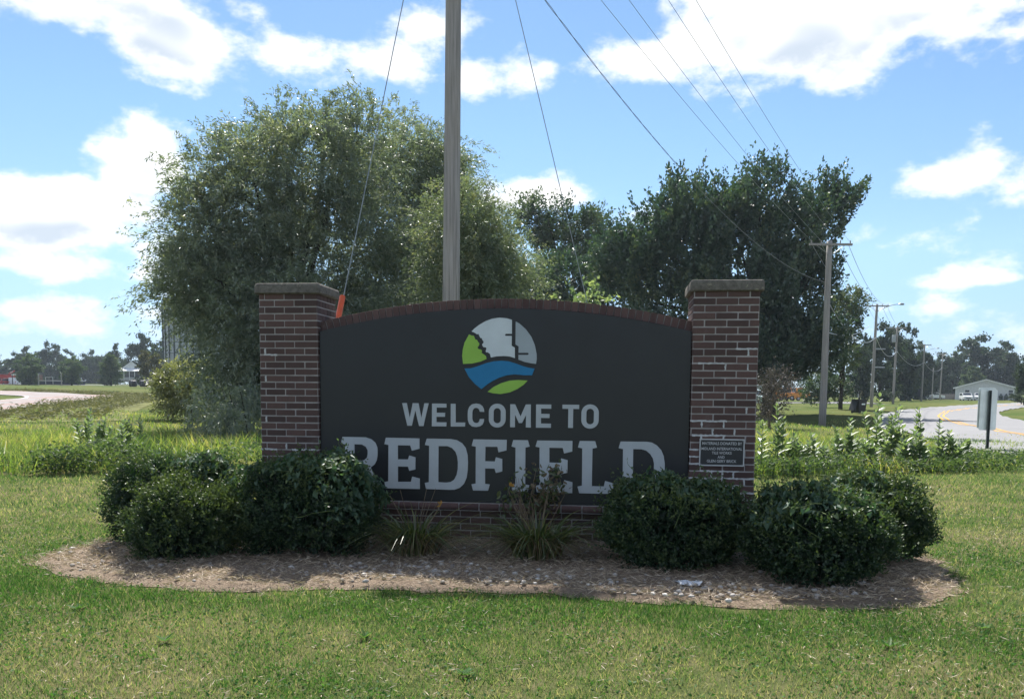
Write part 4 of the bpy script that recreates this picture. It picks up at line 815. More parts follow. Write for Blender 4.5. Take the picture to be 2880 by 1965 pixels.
M['orangeleaf'] = leafmat('withered_orange_petal', G3((.25, .10, .02), (.42, .20, .04), (.55, .30, .08)), .4, .03, .5)
lily('straggly daylily clump with a yellow bloom, left of the panel centre', -.87, 7.36, 300, 1, 280)
lily('fuller daylily clump below the letters I and E', .23, 7.26, 360, 2, 240)
def wall_weed():
    root = empty('weed', (.12, 7.80, .03)); tag(root, 'withered brown weed standing against the lettering in the middle', 'weed'); sb, lb, db = MB(), MB(), MB()
    for i in range(15):
        a = R.uniform(-.36, .40); h = R.uniform(.45, .84); p = [(.03*R.normal(), .03*R.normal(), -.03), (a*.35, R.normal(0, .04), h*.5), (a*.8, R.normal(0, .05)-.03, h*.85), (a, R.normal(0, .06)-.03, h)]; sb.tube(p, [.006, .005, .003, .0015], 5); P = np.array(p)
        for (mb, m, L) in ((lb, 15, .07), (db, 18, .055)):
            if mb is db and a < 0: continue
            t = R.uniform(.45, 1, m)[:, None]; q = (1-t)*P[1]+t*P[3]+R.normal(0, .045, (m, 3)); broad(mb, q, R.normal(size=(m, 3))+np.array([0, 0, -.5]), R.normal(size=(m, 3)), R.uniform(.6, 1.2, m)*L, R.uniform(.3, .6, m)*L, np.clip(R.normal(.35, .2, m), .01, 1))
    sb.build('stems', M['dry_stem'], root); lb.build('leaves', M['lily'], root); db.build('dry_leaves', M['drylily'], root)
wall_weed()

ICO = None
def ico():
    t = (1+5**.5)/2; v = unit(np.array([(-1,t,0),(1,t,0),(-1,-t,0),(1,-t,0),(0,-1,t),(0,1,t),(0,-1,-t),(0,1,-t),(t,0,-1),(t,0,1),(-t,0,-1),(-t,0,1)], float))
    f = np.array([(0,11,5),(0,5,1),(0,1,7),(0,7,10),(0,10,11),(1,5,9),(5,11,4),(11,10,2),(10,7,6),(7,1,8),(3,9,4),(3,4,2),(3,2,6),(3,6,8),(3,8,9),(4,9,5),(2,4,11),(6,2,10),(8,6,7),(9,8,1)]); return v, f
def bedz(x, y): return .05+.012*np.sin(x*5)*np.cos(y*6)
def pebbles():
    v, f = ico(); P = np.column_stack([R.uniform(-4.2, 3.9, 30000), R.uniform(5.6, 8.2, 30000)]); P = P[inpoly(P, _c0+(BEDS-_c0)*.965)]
    w = .10+.9*np.exp(-((P[:, 0]+.9)/.9)**2-((P[:, 1]-6.75)/.35)**2)+.8*np.exp(-((P[:, 0]-1.9)/1.0)**2-((P[:, 1]-6.15)/.32)**2)+.5*np.exp(-((P[:, 0]+3.3)/.5)**2-((P[:, 1]-7.0)/.25)**2)+.5*np.exp(-((P[:, 0]-.4)/.8)**2-((P[:, 1]-6.45)/.35)**2)+.35*(P[:, 1] > 7.3)
    P = P[R.random(len(P)) < w*w*.42*(.2+pn(P[:, 0], P[:, 1], 3))][:3500]; mb = MB(); V = []; F = []; T = []
    for i, (x, y) in enumerate(P):
        s = R.uniform(.008, .031)*np.array([1, R.uniform(.65, 1), R.uniform(.45, .7)]); a = R.uniform(0, 6.28); q = v*(1+R.normal(0, .09, (12, 1)))*s; q = np.column_stack([q[:, 0]*math.cos(a)-q[:, 1]*math.sin(a), q[:, 0]*math.sin(a)+q[:, 1]*math.cos(a), q[:, 2]])
        V.append(q+np.array([x, y, bedz(x, y)+s[2]*.45])); F.append(f+12*i); T.append(np.full(20, np.clip(R.normal(.5, .24), .02, 1)))
    mb.add(np.vstack(V), None, np.vstack(F), np.concatenate(T)); tag(mb.build('pebbles', M['pebble'], smooth=True), 'pale river pebbles scattered over the mulch bed', 'pebbles', kind='stuff')
pebbles()
def straw():
    P = np.column_stack([R.uniform(-4.3, 4.0, 60000), R.uniform(5.55, 8.4, 60000)]); P = P[inpoly(P+R.normal(0, .05, P.shape), BEDS)][:34000]; n = len(P); mb = MB(); a = R.uniform(0, 6.28, n); L = R.uniform(.03, .10, n); up = R.uniform(-.05, .5, n)
    c = np.column_stack([P, np.where(inpoly(P, _c0+(BEDS-_c0)*.97), bedz(P[:, 0], P[:, 1]), .012)+R.uniform(.0, .02, n)]); d = np.column_stack([np.cos(a), np.sin(a)*.8, up])
    leaves(mb, c, d, L, R.uniform(.003, .007, n), np.clip(R.normal(.5, .28, n), .01, 1)); tag(mb.build('straw_mulch', M['straw']), 'dry brown straw covering the planting bed', 'straw', kind='stuff')
straw()
def scrap():
    mb = MB(); n = 9; X, Yv = np.meshgrid(np.linspace(-1, 1, n), np.linspace(-1, 1, n)); Z = .5+.5*np.sin(X*3+1)*np.cos(Yv*4)+R.normal(0, .3, X.shape); v = np.column_stack([(X*.085+R.normal(0, .012, X.shape)).ravel(), (Yv*.05+R.normal(0, .01, X.shape)).ravel(), (Z*.022+.01).ravel()])
    i = (np.arange(n-1)[:, None]*n+np.arange(n-1)[None]).ravel(); o = mb.add(v, np.stack([i, i+1, i+n+1, i+n], -1)).build('plastic_scrap', M['scrap']); o.location = (1.38, 6.28, .055); tag(o, 'crumpled white plastic scrap on the pebbles below the right shrub', 'litter')
M['scrap'] = simple('white_plastic', (.62, .64, .68), .4, .5, var=.1); scrap()

# ================================================================ lawn
def ylim(x): return np.interp(x, [-16, -8.68, -4.55, 4.36, 10.14, 14], [13.4, 13.9, 14.8, 14.56, 16.2, 17.4])
SIGNP = np.array([s2w(-.05, -.05)[:2], s2w(LEN+.05, -.05)[:2], s2w(LEN+.05, .62)[:2], s2w(-.05, .62)[:2]])
def lawn():
    mb = MB()
    for y0, y1, dens, w, h in ((3.3, 5.2, 7000, .0052, .034), (5.2, 7.2, 5200, .0058, .036), (7.2, 10.0, 2300, .0080, .040), (10.0, 17.4, 900, .012, .048)):
        xa, xb = -.68*y1-1.8, .68*y1+1.8; n = int((xb-xa)*(y1-y0)*dens); P = np.column_stack([R.uniform(xa, xb, n), R.uniform(y0, y1, n)])
        keep = (np.abs(P[:, 0]) < .66*P[:, 1]+1.8) & (P[:, 1] < ylim(P[:, 0])+R.normal(0, .12, n)) & ~inpoly(P+np.column_stack([(pn(P[:, 0], P[:, 1], 5, 1)-.5)*.34, (pn(P[:, 0], P[:, 1], 5, 4)-.5)*.34])+R.normal(0, .035, P.shape), BEDS) & ~inpoly(P, SIGNP)
        P = P[keep]; x, y = P[:, 0], P[:, 1]; n = len(P)
        dry = .55*pn(x, y, .9, 3.1)+.45*pn(x, y, 2.6, 9.7)
        lush = np.exp(-((y-5.75+.06*x)/.42)**2)*(x < 2.6)*(x > -4.2)*.55+np.exp(-((x+3.9)/1.1)**2-((y-6.0)/1.2)**2)*.4+.4*np.exp(-((y-5.15)/.3)**2-((x-2.4)/1.3)**2)
        dr = dry+.10-lush*.7+.16*np.clip((y-8)/3, 0, 1)+.10*np.exp(-((y-4.2)/.5)**2)
        keep = R.random(n) < np.clip(1.25-.75*dr, .35, 1); P, dr, lush, x, y = P[keep], dr[keep], lush[keep], x[keep], y[keep]; n = len(P)
        tint = np.clip(.08+.62*dr+R.normal(0, .22, n)+.5*(R.random(n) < .10+.22*dr), .01, 1)
        a = R.uniform(0, 6.28, n); ln = R.uniform(.1, 1.1, n); hh = h*R.uniform(.5, 1.35, n)*(1+.5*lush)
        blades(mb, np.column_stack([P, H(x, y)-.003]), np.column_stack([np.cos(a)*ln, np.sin(a)*ln]), hh, w*R.uniform(.7, 1.4, n), tint)
    # clover and plantain leaves low in the turf
    n = 30000; P = np.column_stack([R.uniform(-5.2, 5.2, n), R.uniform(3.5, 8.5, n)]); P = P[~inpoly(P, BEDS) & (.5*pn(P[:, 0], P[:, 1], 1.4, 5.5)+.5*pn(P[:, 0], P[:, 1], 4, 2.5) > .47)]; n = len(P); d = R.normal(size=(n, 3)); d[:, 2] = np.abs(d[:, 2])*.5+.1
    leaves(mb, np.column_stack([P, np.full(n, .012)+R.uniform(0, .02, n)]), d, R.uniform(.014, .030, n), R.uniform(.012, .020, n), np.clip(R.normal(.24, .16, n), .01, 1))
    for x, y in ((-.25, 4.35), (-.9, 5.0), (-2.1, 4.9), (2.3, 4.9), (-3.0, 5.6), (3.1, 5.3)):
        m = 9; a = np.arange(m)*.7+R.uniform(0, 6); broad(mb, np.tile(np.array([x, y, .012]), (m, 1)), np.column_stack([np.cos(a), np.sin(a), R.uniform(.35, .9, m)]), np.tile(np.array([0, 0, 1.0]), (m, 1))-.6*np.column_stack([np.cos(a), np.sin(a), np.zeros(m)]), R.uniform(.05, .09, m), R.uniform(.018, .03, m), np.clip(R.normal(.4, .1, m), .01, 1))
    tag(mb.build('lawn_grass', M['lawn']), 'short mown grass of the lawn round the sign, green with dry patches', 'grass', kind='stuff')
lawn()
def thatch():   # dry clippings lying on the lawn
    n = 22000; mb = MB(); P = np.column_stack([R.uniform(-6, 6, n), R.uniform(3.4, 11, n)]); k = (pn(P[:, 0], P[:, 1], 1.1, 2.2) > .5) & ~inpoly(P, BEDS) & ~inpoly(P, SIGNP); P = P[k]; n = len(P); a = R.uniform(0, 6.28, n)
    leaves(mb, np.column_stack([P, R.uniform(.006, .03, n)]), np.column_stack([np.cos(a), np.sin(a), R.uniform(-.1, .4, n)]), R.uniform(.03, .07, n), R.uniform(.003, .005, n), np.clip(R.normal(.65, .2, n), .01, 1))
    tag(mb.build('grass_clippings', M['straw']), 'dry grass clippings lying on the lawn', 'clippings', kind='stuff')
thatch()

# ================================================================ tall grass and weeds beyond the lawn
def roaddist(x, y): return np.min(np.hypot(x[:, None]-RC[None, 40:110:2, 0], y[:, None]-RC[None, 40:110:2, 1]), axis=1)
def tall():
    mb = MB()
    for (xa, xb, ya, yb, n, h, w) in ((-22, -3, 13.3, 21, 26000, .52, .015), (-26, -3, 20, 28, 12000, .24, .02), (-28, -6, 27, 48, 12000, .17, .03), (3.4, 15, 14.2, 27, 24000, .42, .016), (8, 24, 24, 52, 9000, .40, .03), (-5, 5, 14.3, 22, 5000, .55, .018)):
        P = np.column_stack([R.uniform(xa, xb, n), R.uniform(ya, yb, n)]); x, y = P[:, 0], P[:, 1]
        k = (y > ylim(x)+R.normal(0, .15, n)) & (np.abs(x) < .67*y+1.5); k &= (x < 0) | (roaddist(x, y) > 4.0+R.normal(0, .3, n)); k &= ~((x > -13) & (x < -3.4) & (y > 21.5+.2*x) & (R.random(n) < .75) & (x > -8)); P = P[k]; x, y = P[:, 0], P[:, 1]; n = len(P)
        tn = .55*pn(x, y, .42, 1.7)+.45*pn(x, y, 1.5, 8.3); a = R.uniform(0, 6.28, n); ln = R.uniform(.1, .7, n); hh = h*R.uniform(.45, 1.3, n)*(.65+.7*pn(x, y, .8, 4.4))*np.clip(1-.16*(x-7.5), .38, 1)
        tint = np.clip(.36+1.7*(tn-.44)+R.normal(0, .17, n)+.35*(R.random(n) < .10), .01, 1)
        blades(mb, np.column_stack([P, H(x, y)-.02]), np.column_stack([np.cos(a)*ln, np.sin(a)*ln]), hh, w*R.uniform(.7, 1.4, n), tint, 2, .25)
    tag(mb.build('tall_grass', M['tall']), 'tall bright green grass growing wild beyond the lawn', 'tall grass', kind='stuff')
tall()
def weeds():
    mb = MB()
    for (xa, xb, dy, n, h) in ((3.6, 13.5, 2.6, 13000, .36), (-15, -3.2, 2.6, 4500, .30), (-8.2, -6.4, .9, 2600, .55), (-5.6, -3.4, 3.5, 2600, .5)):
        x = R.uniform(xa, xb, n); y = ylim(x)+R.random(n)**1.5*dy-.05; k = (pn(x, y, 1.1, 6.1) > .38) | (R.random(n) < .35); k &= (x < 0) | (roaddist(x, y) > 4.3); x, y = x[k], y[k]; n = len(x); z = H(x, y)+R.random(n)**.8*h*(.5+.8*pn(x, y, 1.3, 2.7))*np.clip(1-.13*(x-8), .4, 1)
        d = R.normal(size=(n, 3)); d[:, 2] = d[:, 2]*.5+.15; leaves(mb, np.column_stack([x, y, z]), d, R.uniform(.05, .11, n), R.uniform(.025, .05, n), np.clip(R.normal(.36, .2, n), .01, 1))
    tag(mb.build('leafy_weeds', M['weed']), 'low leafy weeds along the back edge of the lawn', 'weeds', kind='stuff')
weeds()
def milkweed(label, px, ptop, Y, lean=0.0, n=12, big=1.35, cat='milkweed'):
    b = AT(px, 1060, Y); z0 = float(H(b[0], Y)); top = AT(px, ptop, Y)[2]; h = top-z0; root = empty('milkweed_plant', (b[0], Y, z0)); tag(root, label, cat, 'tall leafy plants beyond the lawn'); sb, lb = MB(), MB()
    for s in range(4):
        hs = h*(1 if s == 0 else R.uniform(.6, .9)); ox, oy = (0, 0) if s == 0 else R.normal(0, .16, 2); lx = lean+R.normal(0, .10); t = np.linspace(0, 1, 6); P = np.column_stack([ox+lx*hs*t*t, oy+R.normal(0, .05)*t, hs*t-.03*(t == 0)]); sb.tube(P, np.linspace(.011, .005, 6), 6)
        for k in range(n):
            f = .22+.78*(k+.3)/n; a = k*1.57+R.normal(0, .25)
            for q in (0, math.pi):
                A = a+q; L = R.uniform(.11, .17)*big*(1.12-.5*f if f > .75 else 1.0); e = .35+.75*f
                broad(lb, np.array([[ox+lx*hs*f*f, oy, hs*f]]), np.array([[math.cos(A), math.sin(A), e*.9]])+R.normal(0, .12, (1, 3)), np.array([[-math.cos(A)*e, -math.sin(A)*e, 1.0]]), L, L*R.uniform(.42, .56), np.clip(R.normal(.45+.25*f, .15), .01, 1))
    lb.build('leaves', M['milk'], root); sb.build('stem', M['stem'], root)
for a in (('tall milkweed at the right pillar, standing apart from the others', 1765, 915, 15.6, .0), ('tallest milkweed of the right group, left of centre', 1985, 893, 17.4, .02), ('milkweed just right of the tallest one', 2018, 925, 17.0, .05), ('broad milkweed in the middle of the right group', 2088, 925, 17.2, -.03), ('milkweed leaning left beside the broad one', 2060, 968, 16.6, -.08),
    ('rightmost milkweed of the right group', 2128, 955, 17.0, .1), ('short milkweed in the gap right of the lone tall one', 1850, 985, 16.2, .0), ('short milkweed with shiny leaves left of the tallest one', 1925, 950, 16.8, -.05), ('low milkweed in front of the tallest one', 1960, 1000, 16.2, .03), ('low milkweed at the right end above the cut lawn', 2160, 1005, 16.9, .05),
    ('milkweed between the leaning one and the broad one', 2075, 985, 16.3, .02), ('slim milkweed behind the tallest one', 2000, 930, 18.2, -.04), ('milkweed at the far right, near the road sign post', 2190, 1000, 18.0, .0), ('slender weed by the ditch, left of the short shiny milkweed', 1895, 985, 17.2, .04), ('small milkweed next to the lone tall one', 1800, 990, 15.9, .05),
    ('tall weed standing left in the bright grass', 205, 930, 19.0, .0), ('tall weed right of the tallest left one', 232, 950, 18.6, .05), ('leafy weed with pale top in the left meadow', 282, 965, 18.2, .02), ('weed with bluish leaves in front of the left meadow', 258, 1000, 16.0, .0), ('spreading weed nearest the silvery shrub', 322, 945, 21.0, -.03), ('low weed beside the dark clump on the left', 295, 1020, 15.6, .06)): milkweed(*a)
# mown verge with rows of cut hay beside the left road
VO = offset(LO, -.35); V2 = offset(LO, -6.4)
tag(ribbon('mown_verge', LO[4:64]+(VO[4:64]-LO[4:64]), V2[4:64], .045, M['verge'], 5) if 'verge' in M else ribbon('mown_verge', VO[4:64], V2[4:64], .022, simple('mown_verge', (.135, .140, .060), 1.0, .02, var=.5, scale=1.4, bstr=.5), 5), kind='structure')
def windrow(label, d, hgt, wd):
    C = offset(LO, d)[5:66]; n = 5200; i = R.uniform(0, len(C)-1.01, n); j = i.astype(int); f = (i-j)[:, None]; p = C[j]*(1-f)+C[j+1]*f; lump = pn(p[:, 0], p[:, 1], 1.9, d)
    off = R.normal(0, wd, (n, 2)); z = H(p[:, 0], p[:, 1])+R.random(n)*hgt*(.35+1.2*lump)*np.exp(-(np.hypot(off[:, 0], off[:, 1])/(wd*1.6))**2); mb = MB(); dd = R.normal(size=(n, 3))*np.array([1, 1, .35])
    leaves(mb, np.column_stack([p+off, z+.03]), dd, R.uniform(.2, .42, n), R.uniform(.04, .08, n), np.clip(R.normal(.45, .22, n), .01, 1)); tag(mb.build('hay_windrow', M['hay']), label, 'cut hay', 'rows of cut hay', 'stuff')
windrow('row of cut hay along the edge of the left road', -.9, .42, .30); windrow('second row of cut hay below the left road', -2.7, .26, .35); windrow('lowest thin row of cut hay above the meadow', -4.6, .2, .4)

# ================================================================ utility poles, guys and wires
def pole(label, b, t, r0, r1, arm=None, mat_='pole_far', transformer=False, lamp=0, k=16):
    root = empty('utility_pole', b); tag(root, label, 'utility pole', 'wooden utility poles'); t = np.array(t)-np.array(b); s = np.linspace(0, 1, 9)[:, None]
    P = s*t; P[0, 2] = -.5; MB().tube(P, np.linspace(r0, r1, 9), k).build('shaft', M[mat_], root, smooth=True)
    if arm:
        L, dz, ca = arm; z = t[2]-dz; c = t*(z/t[2]); a = MB(); a.box(-L/2, L/2, -.055, .055, -.06, .06); o = a.build('crossarm', M[mat_], root); o.location = c+np.array([0, -r1-.05, 0]); o.rotation_euler = (0, 0, ca)
        for sx in (-.45, -.22, .22, .45):
            i = MB(); i.tube([(0, 0, 0), (0, 0, .05), (0, 0, .09), (0, 0, .13), (0, 0, .17)], [.02, .045, .03, .045, .02], 8); q = i.build('insulator', M['insul'], o); q.location = (sx*L, 0, .06)
        for sx in (-1, 1): MB().tube([(sx*L*.32, .0, -.06), (0, .06, -.62)], .016, 5).build('brace', M['galv'], o)
    if transformer:
        q = MB(); q.tube([(0, 0, 0), (0, 0, .05), (0, 0, .95), (0, 0, 1.0)], [.20, .26, .26, .22], 14); o = q.build('transformer', M['galv'], root); o.location = t*.80+np.array([-.42, -.05, 0])
        MB().tube([(.1, 0, 1.0), (.1, 0, 1.18)], .035, 8).build('bushing', M['insul'], o)
    if lamp:
        p = t*(.93 if lamp > 0 else .86); e = MB(); n = 8; pts = [(abs(lamp)*f, -.1*f, .75*math.sin(f*1.5)) for f in np.linspace(0, 1, n)]; e.tube(pts, .035, 6); o = e.build('lamp_arm', M['galv'], root); o.location = p
        h = MB(); h.tube([(0, 0, 0), (.15, 0, .02), (.45, 0, .03), (.6, 0, 0)], [.03, .1, .12, .05], 8); h2 = h.build('lamp_head', M['galv'], o); h2.location = pts[-1]
    return root
M['insul'] = simple('porcelain', (.30, .28, .27), .35, .5)
MP = (-1.285, 17.0, 0.0)
pole('tall weathered utility pole rising right behind the sign panel', MP, (-1.195, 17.0, 14.2), .185, .135, (3.1, .3, 0), 'pole')
def zg(x, y): return float(H(x, y))
P2 = (18.02, 48.0, -.62); pole('nearest wooden utility pole on the right, at the grassy ditch', P2, (18.02, 48, 10.05), .21, .15, (2.45, .22, .0))
def PP(px, Y): x = AT(px, 905, Y)[0]; return (x, Y, zg(x, Y))
for lab, px, Y, kw in (('third utility pole, with two small boards on its shaft', 1978, 87, dict(arm=(2.4, .2, 0), lamp=2.2)), ('fourth utility pole, carrying a grey transformer', 2027, 117, dict(arm=(2.4, .2, 0), transformer=True)),
    ('fifth utility pole, with a lamp arm', 2091, 159, dict(arm=(2.4, .2, 0), lamp=-2.2)), ('sixth and farthest of the utility poles with a crossarm', 2133, 195, dict(arm=(2.4, .2, 0), lamp=-2.2))):
    b = PP(px, Y); o = pole(lab, b, (b[0]+.12, Y, 10.55), .17, .12, k=10, **kw)
    if Y == 87:
        for z in (4.1, 6.0): MB().box(.12, 1.15, -.18, -.15, z, z+.13).build('board', M['white_trim'] if 'white_trim' in M else M['galv'], o)
for lab, px, Y, pt in (('thin bare pole between the fifth and sixth utility poles', 2115, 175, 835), ('thin bare pole standing behind the grey house', 2216, 232, 836)):
    b = PP(px, Y); pole(lab, b, (b[0], Y, AT(px, pt, Y)[2]), .13, .09, k=8)
def wire(label, A, B, sag, r, m='wire', name='overhead_wire', group='overhead wires', wav=0, n=46):
    t = np.linspace(0, 1, n)[:, None]; A = np.array(A, float); B = np.array(B, float); P = A+(B-A)*t; P[:, 2] -= (4*sag*t*(1-t))[:, 0]
    if wav:
        n2 = 420; t2 = np.linspace(0, 1, n2); P = np.column_stack([np.interp(t2, t[:, 0], P[:, i]) for i in range(3)]); q = t2*np.linalg.norm(B-A); mb = MB()
        for ph in (0, math.pi): W = P.copy(); W[:, 0] += wav*np.cos(q*4.2+ph); W[:, 2] += wav*np.sin(q*4.2+ph); mb.tube(W, r, 5)
    else: mb = MB().tube(P, r, 5)
    o = mb.build(name, M[m], smooth=True); tag(o, label, 'wire', group); return o
xs1 = [-2.45, -1.55, -.35, .5]; xs2 = [17.0, 17.55, 18.5, 19.15]; od = ('leftmost', 'second', 'third', 'rightmost')
for i in range(4): wire(f'{od[i]} of the four thin wires running to the nearest right-hand pole', (xs1[i], 17, 14.1), (xs2[i], 48, 10.05), .5, .0075)
wire('thick twisted cable sagging from the tall pole to the right', (-1.2, 17, 11.47), (17.85, 48, 7.75), 1.53, .0068, 'cable', 'twisted_cable', wav=.013)
TP = [(18.02, 48, 9.95)]+[(PP(px, Y)[0]+.12, Y, 10.5) for px, Y in ((1978, 87), (2027, 117), (2091, 159), (2133, 195))]
nm = ('nearest and third', 'third and fourth', 'fourth and fifth', 'fifth and sixth')
for k in range(4):
    for i, dx in enumerate((-1.05, -.5, .5, 1.05)): wire(f'{od[i]} wire strung between the {nm[k]} right-hand poles', np.array(TP[k])+[dx, 0, 0], np.array(TP[k+1])+[dx, 0, 0], .9, .014)
    wire(f'low sagging cable between the {nm[k]} right-hand poles', np.array(TP[k])-[0, 0, 3.2], np.array(TP[k+1])-[0, 0, 3.4], 1.3, .03, 'galv', 'sagging_cable')
wire('pale service cable hanging from the nearest right-hand pole into the trees', (18.1, 48, 4.9), (36.9, 86.5, 8.3), .5, .028, 'galv', 'sagging_cable')
def guy(label, A, G, guard):
    root = empty('guy_wire', G); tag(root, label, 'guy wire'); A = np.array(A)-np.array(G); MB().tube([(0, 0, -.1), tuple(A*.5), tuple(A)], .0075, 6).build('strand', M['wire'], root)
    if guard:
        d = A/np.linalg.norm(A); e = A*(guard/A[2]); o = MB().tube([tuple(e*.0), tuple(e*.5), tuple(e)], .038, 10).build('guard_sleeve', M['orange'], root); o['label'] = 'bright orange plastic guard'
guy('guy wire with an orange guard sleeve behind the left brick pillar', (-1.2, 17, 13.8), (-2.52, 9.58, 0), 2.75)
guy('bare guy wire slanting down to the right of the tall pole', (-1.2, 17, 13.8), (2.07, 14.36, 0), 0)

# ================================================================ road sign seen from behind, bin
def back_sign():
    b = AT(2238, 1020, 22); x, z = b[0], zg(b[0], 22); root = empty('road_sign', (x, 22, z)); tag(root, 'blank back of a tall metal road sign on a steel post, right', 'road sign')
    zt, zb = AT(2243, 884, 22)[2]-z, AT(2243, 976, 22)[2]-z; xa, xb = AT(2225, 930, 22)[0]-x, AT(2264, 930, 22)[0]-x; r = .04
    pr = []
    for cx, cz, a0 in ((xb-r, zt-r, 0), (xa+r, zt-r, 90), (xa+r, zb+r, 180), (xb-r, zb+r, 270)): pr += [(cx+r*math.cos(math.radians(a0+22.5*k)), cz+r*math.sin(math.radians(a0+22.5*k))) for k in range(5)]
    MB().prism(pr, .035, .040, 'y').build('plate', M['signback'], root)
    # second plate on the far side, seen just beside the first
    MB().prism([(p[0]-.03, p[1]+.05) for p in pr[:]], .075, .080, 'y').build('plate', M['signback'], root)
    cx = (xa+xb)/2; post = MB(); post.prism([(cx-.04, -.03), (cx-.028, -.03), (cx-.014, .028), (cx+.014, .028), (cx+.028, -.03), (cx+.04, -.03), (cx+.02, .034), (cx-.02, .034)], -.4, zt-.02, 'z'); pm = post.build('post', M['post'], root)
    for k in range(22): MB().tube([(cx, .026, .15+k*.075), (cx, .0275, .15+k*.075)], .006, 6).build('hole', M['cable'], pm)
M['signback'] = simple('bare_aluminium', (.74, .80, .78), .5, .5, .25, var=.12, scale=3); M['post'] = simple('steel_post', (.10, .12, .12), .6, .4, .4)
back_sign()
def bin_():
    x = AT(1950, 925, 60)[0]; root = empty('trash_bin', (x, 60, zg(x, 60)), .3); tag(root, 'black wheeled trash bin with its lid hanging open, by the road', 'trash bin'); v = [(-.28, -.3, .05), (.28, -.3, .05), (.28, .3, .05), (-.28, .3, .05), (-.36, -.38, 1.0), (.36, -.38, 1.0), (.36, .38, 1.0), (-.36, .38, 1.0)]
    MB().add(v, [(0, 3, 2, 1), (0, 1, 5, 4), (1, 2, 6, 5), (2, 3, 7, 6), (3, 0, 4, 7)]).build('body', M['binp'], root); MB().box(-.37, .37, -.39, -.36, .93, 1.02).build('rim', M['binp'], root); MB().add([(-.38, -.36, 1.0), (-.38, .36, 1.0), (-.62, .36, .25), (-.62, -.36, .25)], [(0, 1, 2, 3)]).box(-.65, -.38, -.36, .36, .98, 1.02).build('lid', M['binp'], root); MB().box(-.1, .2, -.372, -.366, .62, .72).build('sticker', M['signback'], root)
    for s in (-1, 1): MB().tube([(s*.28, .34, .12), (s*.33, .34, .12)], .12, 10).build('wheel', M['binp'], root)
M['binp'] = simple('black_plastic', (.018, .02, .022), .5, .4); bin_()

# ================================================================ buildings, vehicles and small things far away
for k, c in dict(siding=(.55, .56, .585), white_trim=(.72, .73, .74), roof_shingle=(.16, .16, .165), dark_box=(.035, .042, .06), tan_wall=(.42, .38, .24), red_paint=(.42, .045, .04), store_brick=(.19, .10, .085), shed_wall=(.38, .38, .37), fence_wood=(.20, .185, .175), white_car=(.68, .69, .70), silver_car=(.42, .45, .48), orange_car=(.62, .24, .03), red_car=(.33, .035, .03), teal_car=(.40, .52, .53), tyre=(.02, .02, .02), bale=(.035, .035, .04)).items(): M[k] = simple(k, c, .6 if 'car' not in k else .3, .3 if 'car' not in k else .5, var=.12, scale=3)
M['glass'] = simple('dark_glass', (.03, .04, .05), .12, .6, var=.2); M['red_lamp'] = simple('red_lens', (.35, .02, .02), .3, .5)
def window(parent, x, z, w, h, y, k='white_trim'):
    o = MB().box(x-w/2, x+w/2, y-.05, y-.003, z-h/2, z+h/2).build('window', M[k], parent); MB().box(x-w/2+.09, x+w/2-.09, y-.062, y-.052, z+.04, z+h/2-.08).build('pane', M['glass'], o); MB().box(x-w/2+.09, x+w/2-.09, y-.062, y-.052, z-h/2+.08, z-.04).build('pane', M['glass'], o)
def gable_house(name, label, px, pbase, Y, w, hw, hr, d, wall, wins=(), cat='house', trim='white_trim', door=None, zoff=0.0):
    b = AT(px, pbase, Y); root = empty(name, (b[0], Y, b[2]+zoff), -math.atan2(b[0], Y)); tag(root, label, cat); MB().prism([(-w/2, -1.2), (w/2, -1.2), (w/2, hw), (0, hw+hr), (-w/2, hw)], 0, d, 'y').build('wall', M[wall], root)
    e = .45; sl = hr/(w/2); ro = MB()
    for s in (-1, 1): ro.prism([(0, hw+hr+.04), (s*(w/2+e), hw-sl*e+.04), (s*(w/2+e), hw-sl*e+.22), (0, hw+hr+.22)][::s], -.35, d+.35, 'y')
    r = ro.build('roof', M['roof_shingle'], root); f = MB()
    for s in (-1, 1): f.prism([(0, hw+hr-.02), (s*(w/2+e+.03), hw-sl*e-.06), (s*(w/2+e+.03), hw-sl*e+.26), (0, hw+hr+.26)][::s], -.42, -.352, 'y')
    f.build('fascia', M[trim], r)
    for a in wins: window(root, *a, 0.0)
    if door: x, dw, dh = door; o = MB().box(x-dw/2, x+dw/2, -.06, -.003, -.02, dh).build('door', M[trim], root); MB().tube([(x+dw*.36, -.09, dh*.5), (x+dw*.36, -.05, dh*.5)], .04, 8).build('handle', M['galv'], o)
    return root
gh = gable_house('house', 'low grey house with a white-trimmed gable at the end of the road', 2236, 907, 200, 13.0, 2.75, 1.95, 11, 'siding', ((-3.9, 1.75, 1.1, 1.35), (5.2, 1.75, 1.1, 1.35), (-.8, 1.9, 1.3, .9)), door=(1.6, .95, 2.05))
for s in (3.2, 4.3): MB().tube([(s, -.4, 0), (s, -.4, .8), (s, -.35, 1.5)], [.3, .45, .12], 8).build('foundation_shrub', M['maple'], gh)
gable_house('garage', 'small pale garage with a shallow gable behind the silver car', 2103, 907, 218, 6.8, 2.0, 1.5, 7, 'shed_wall', (), 'garage', door=(0, 2.6, 1.9))
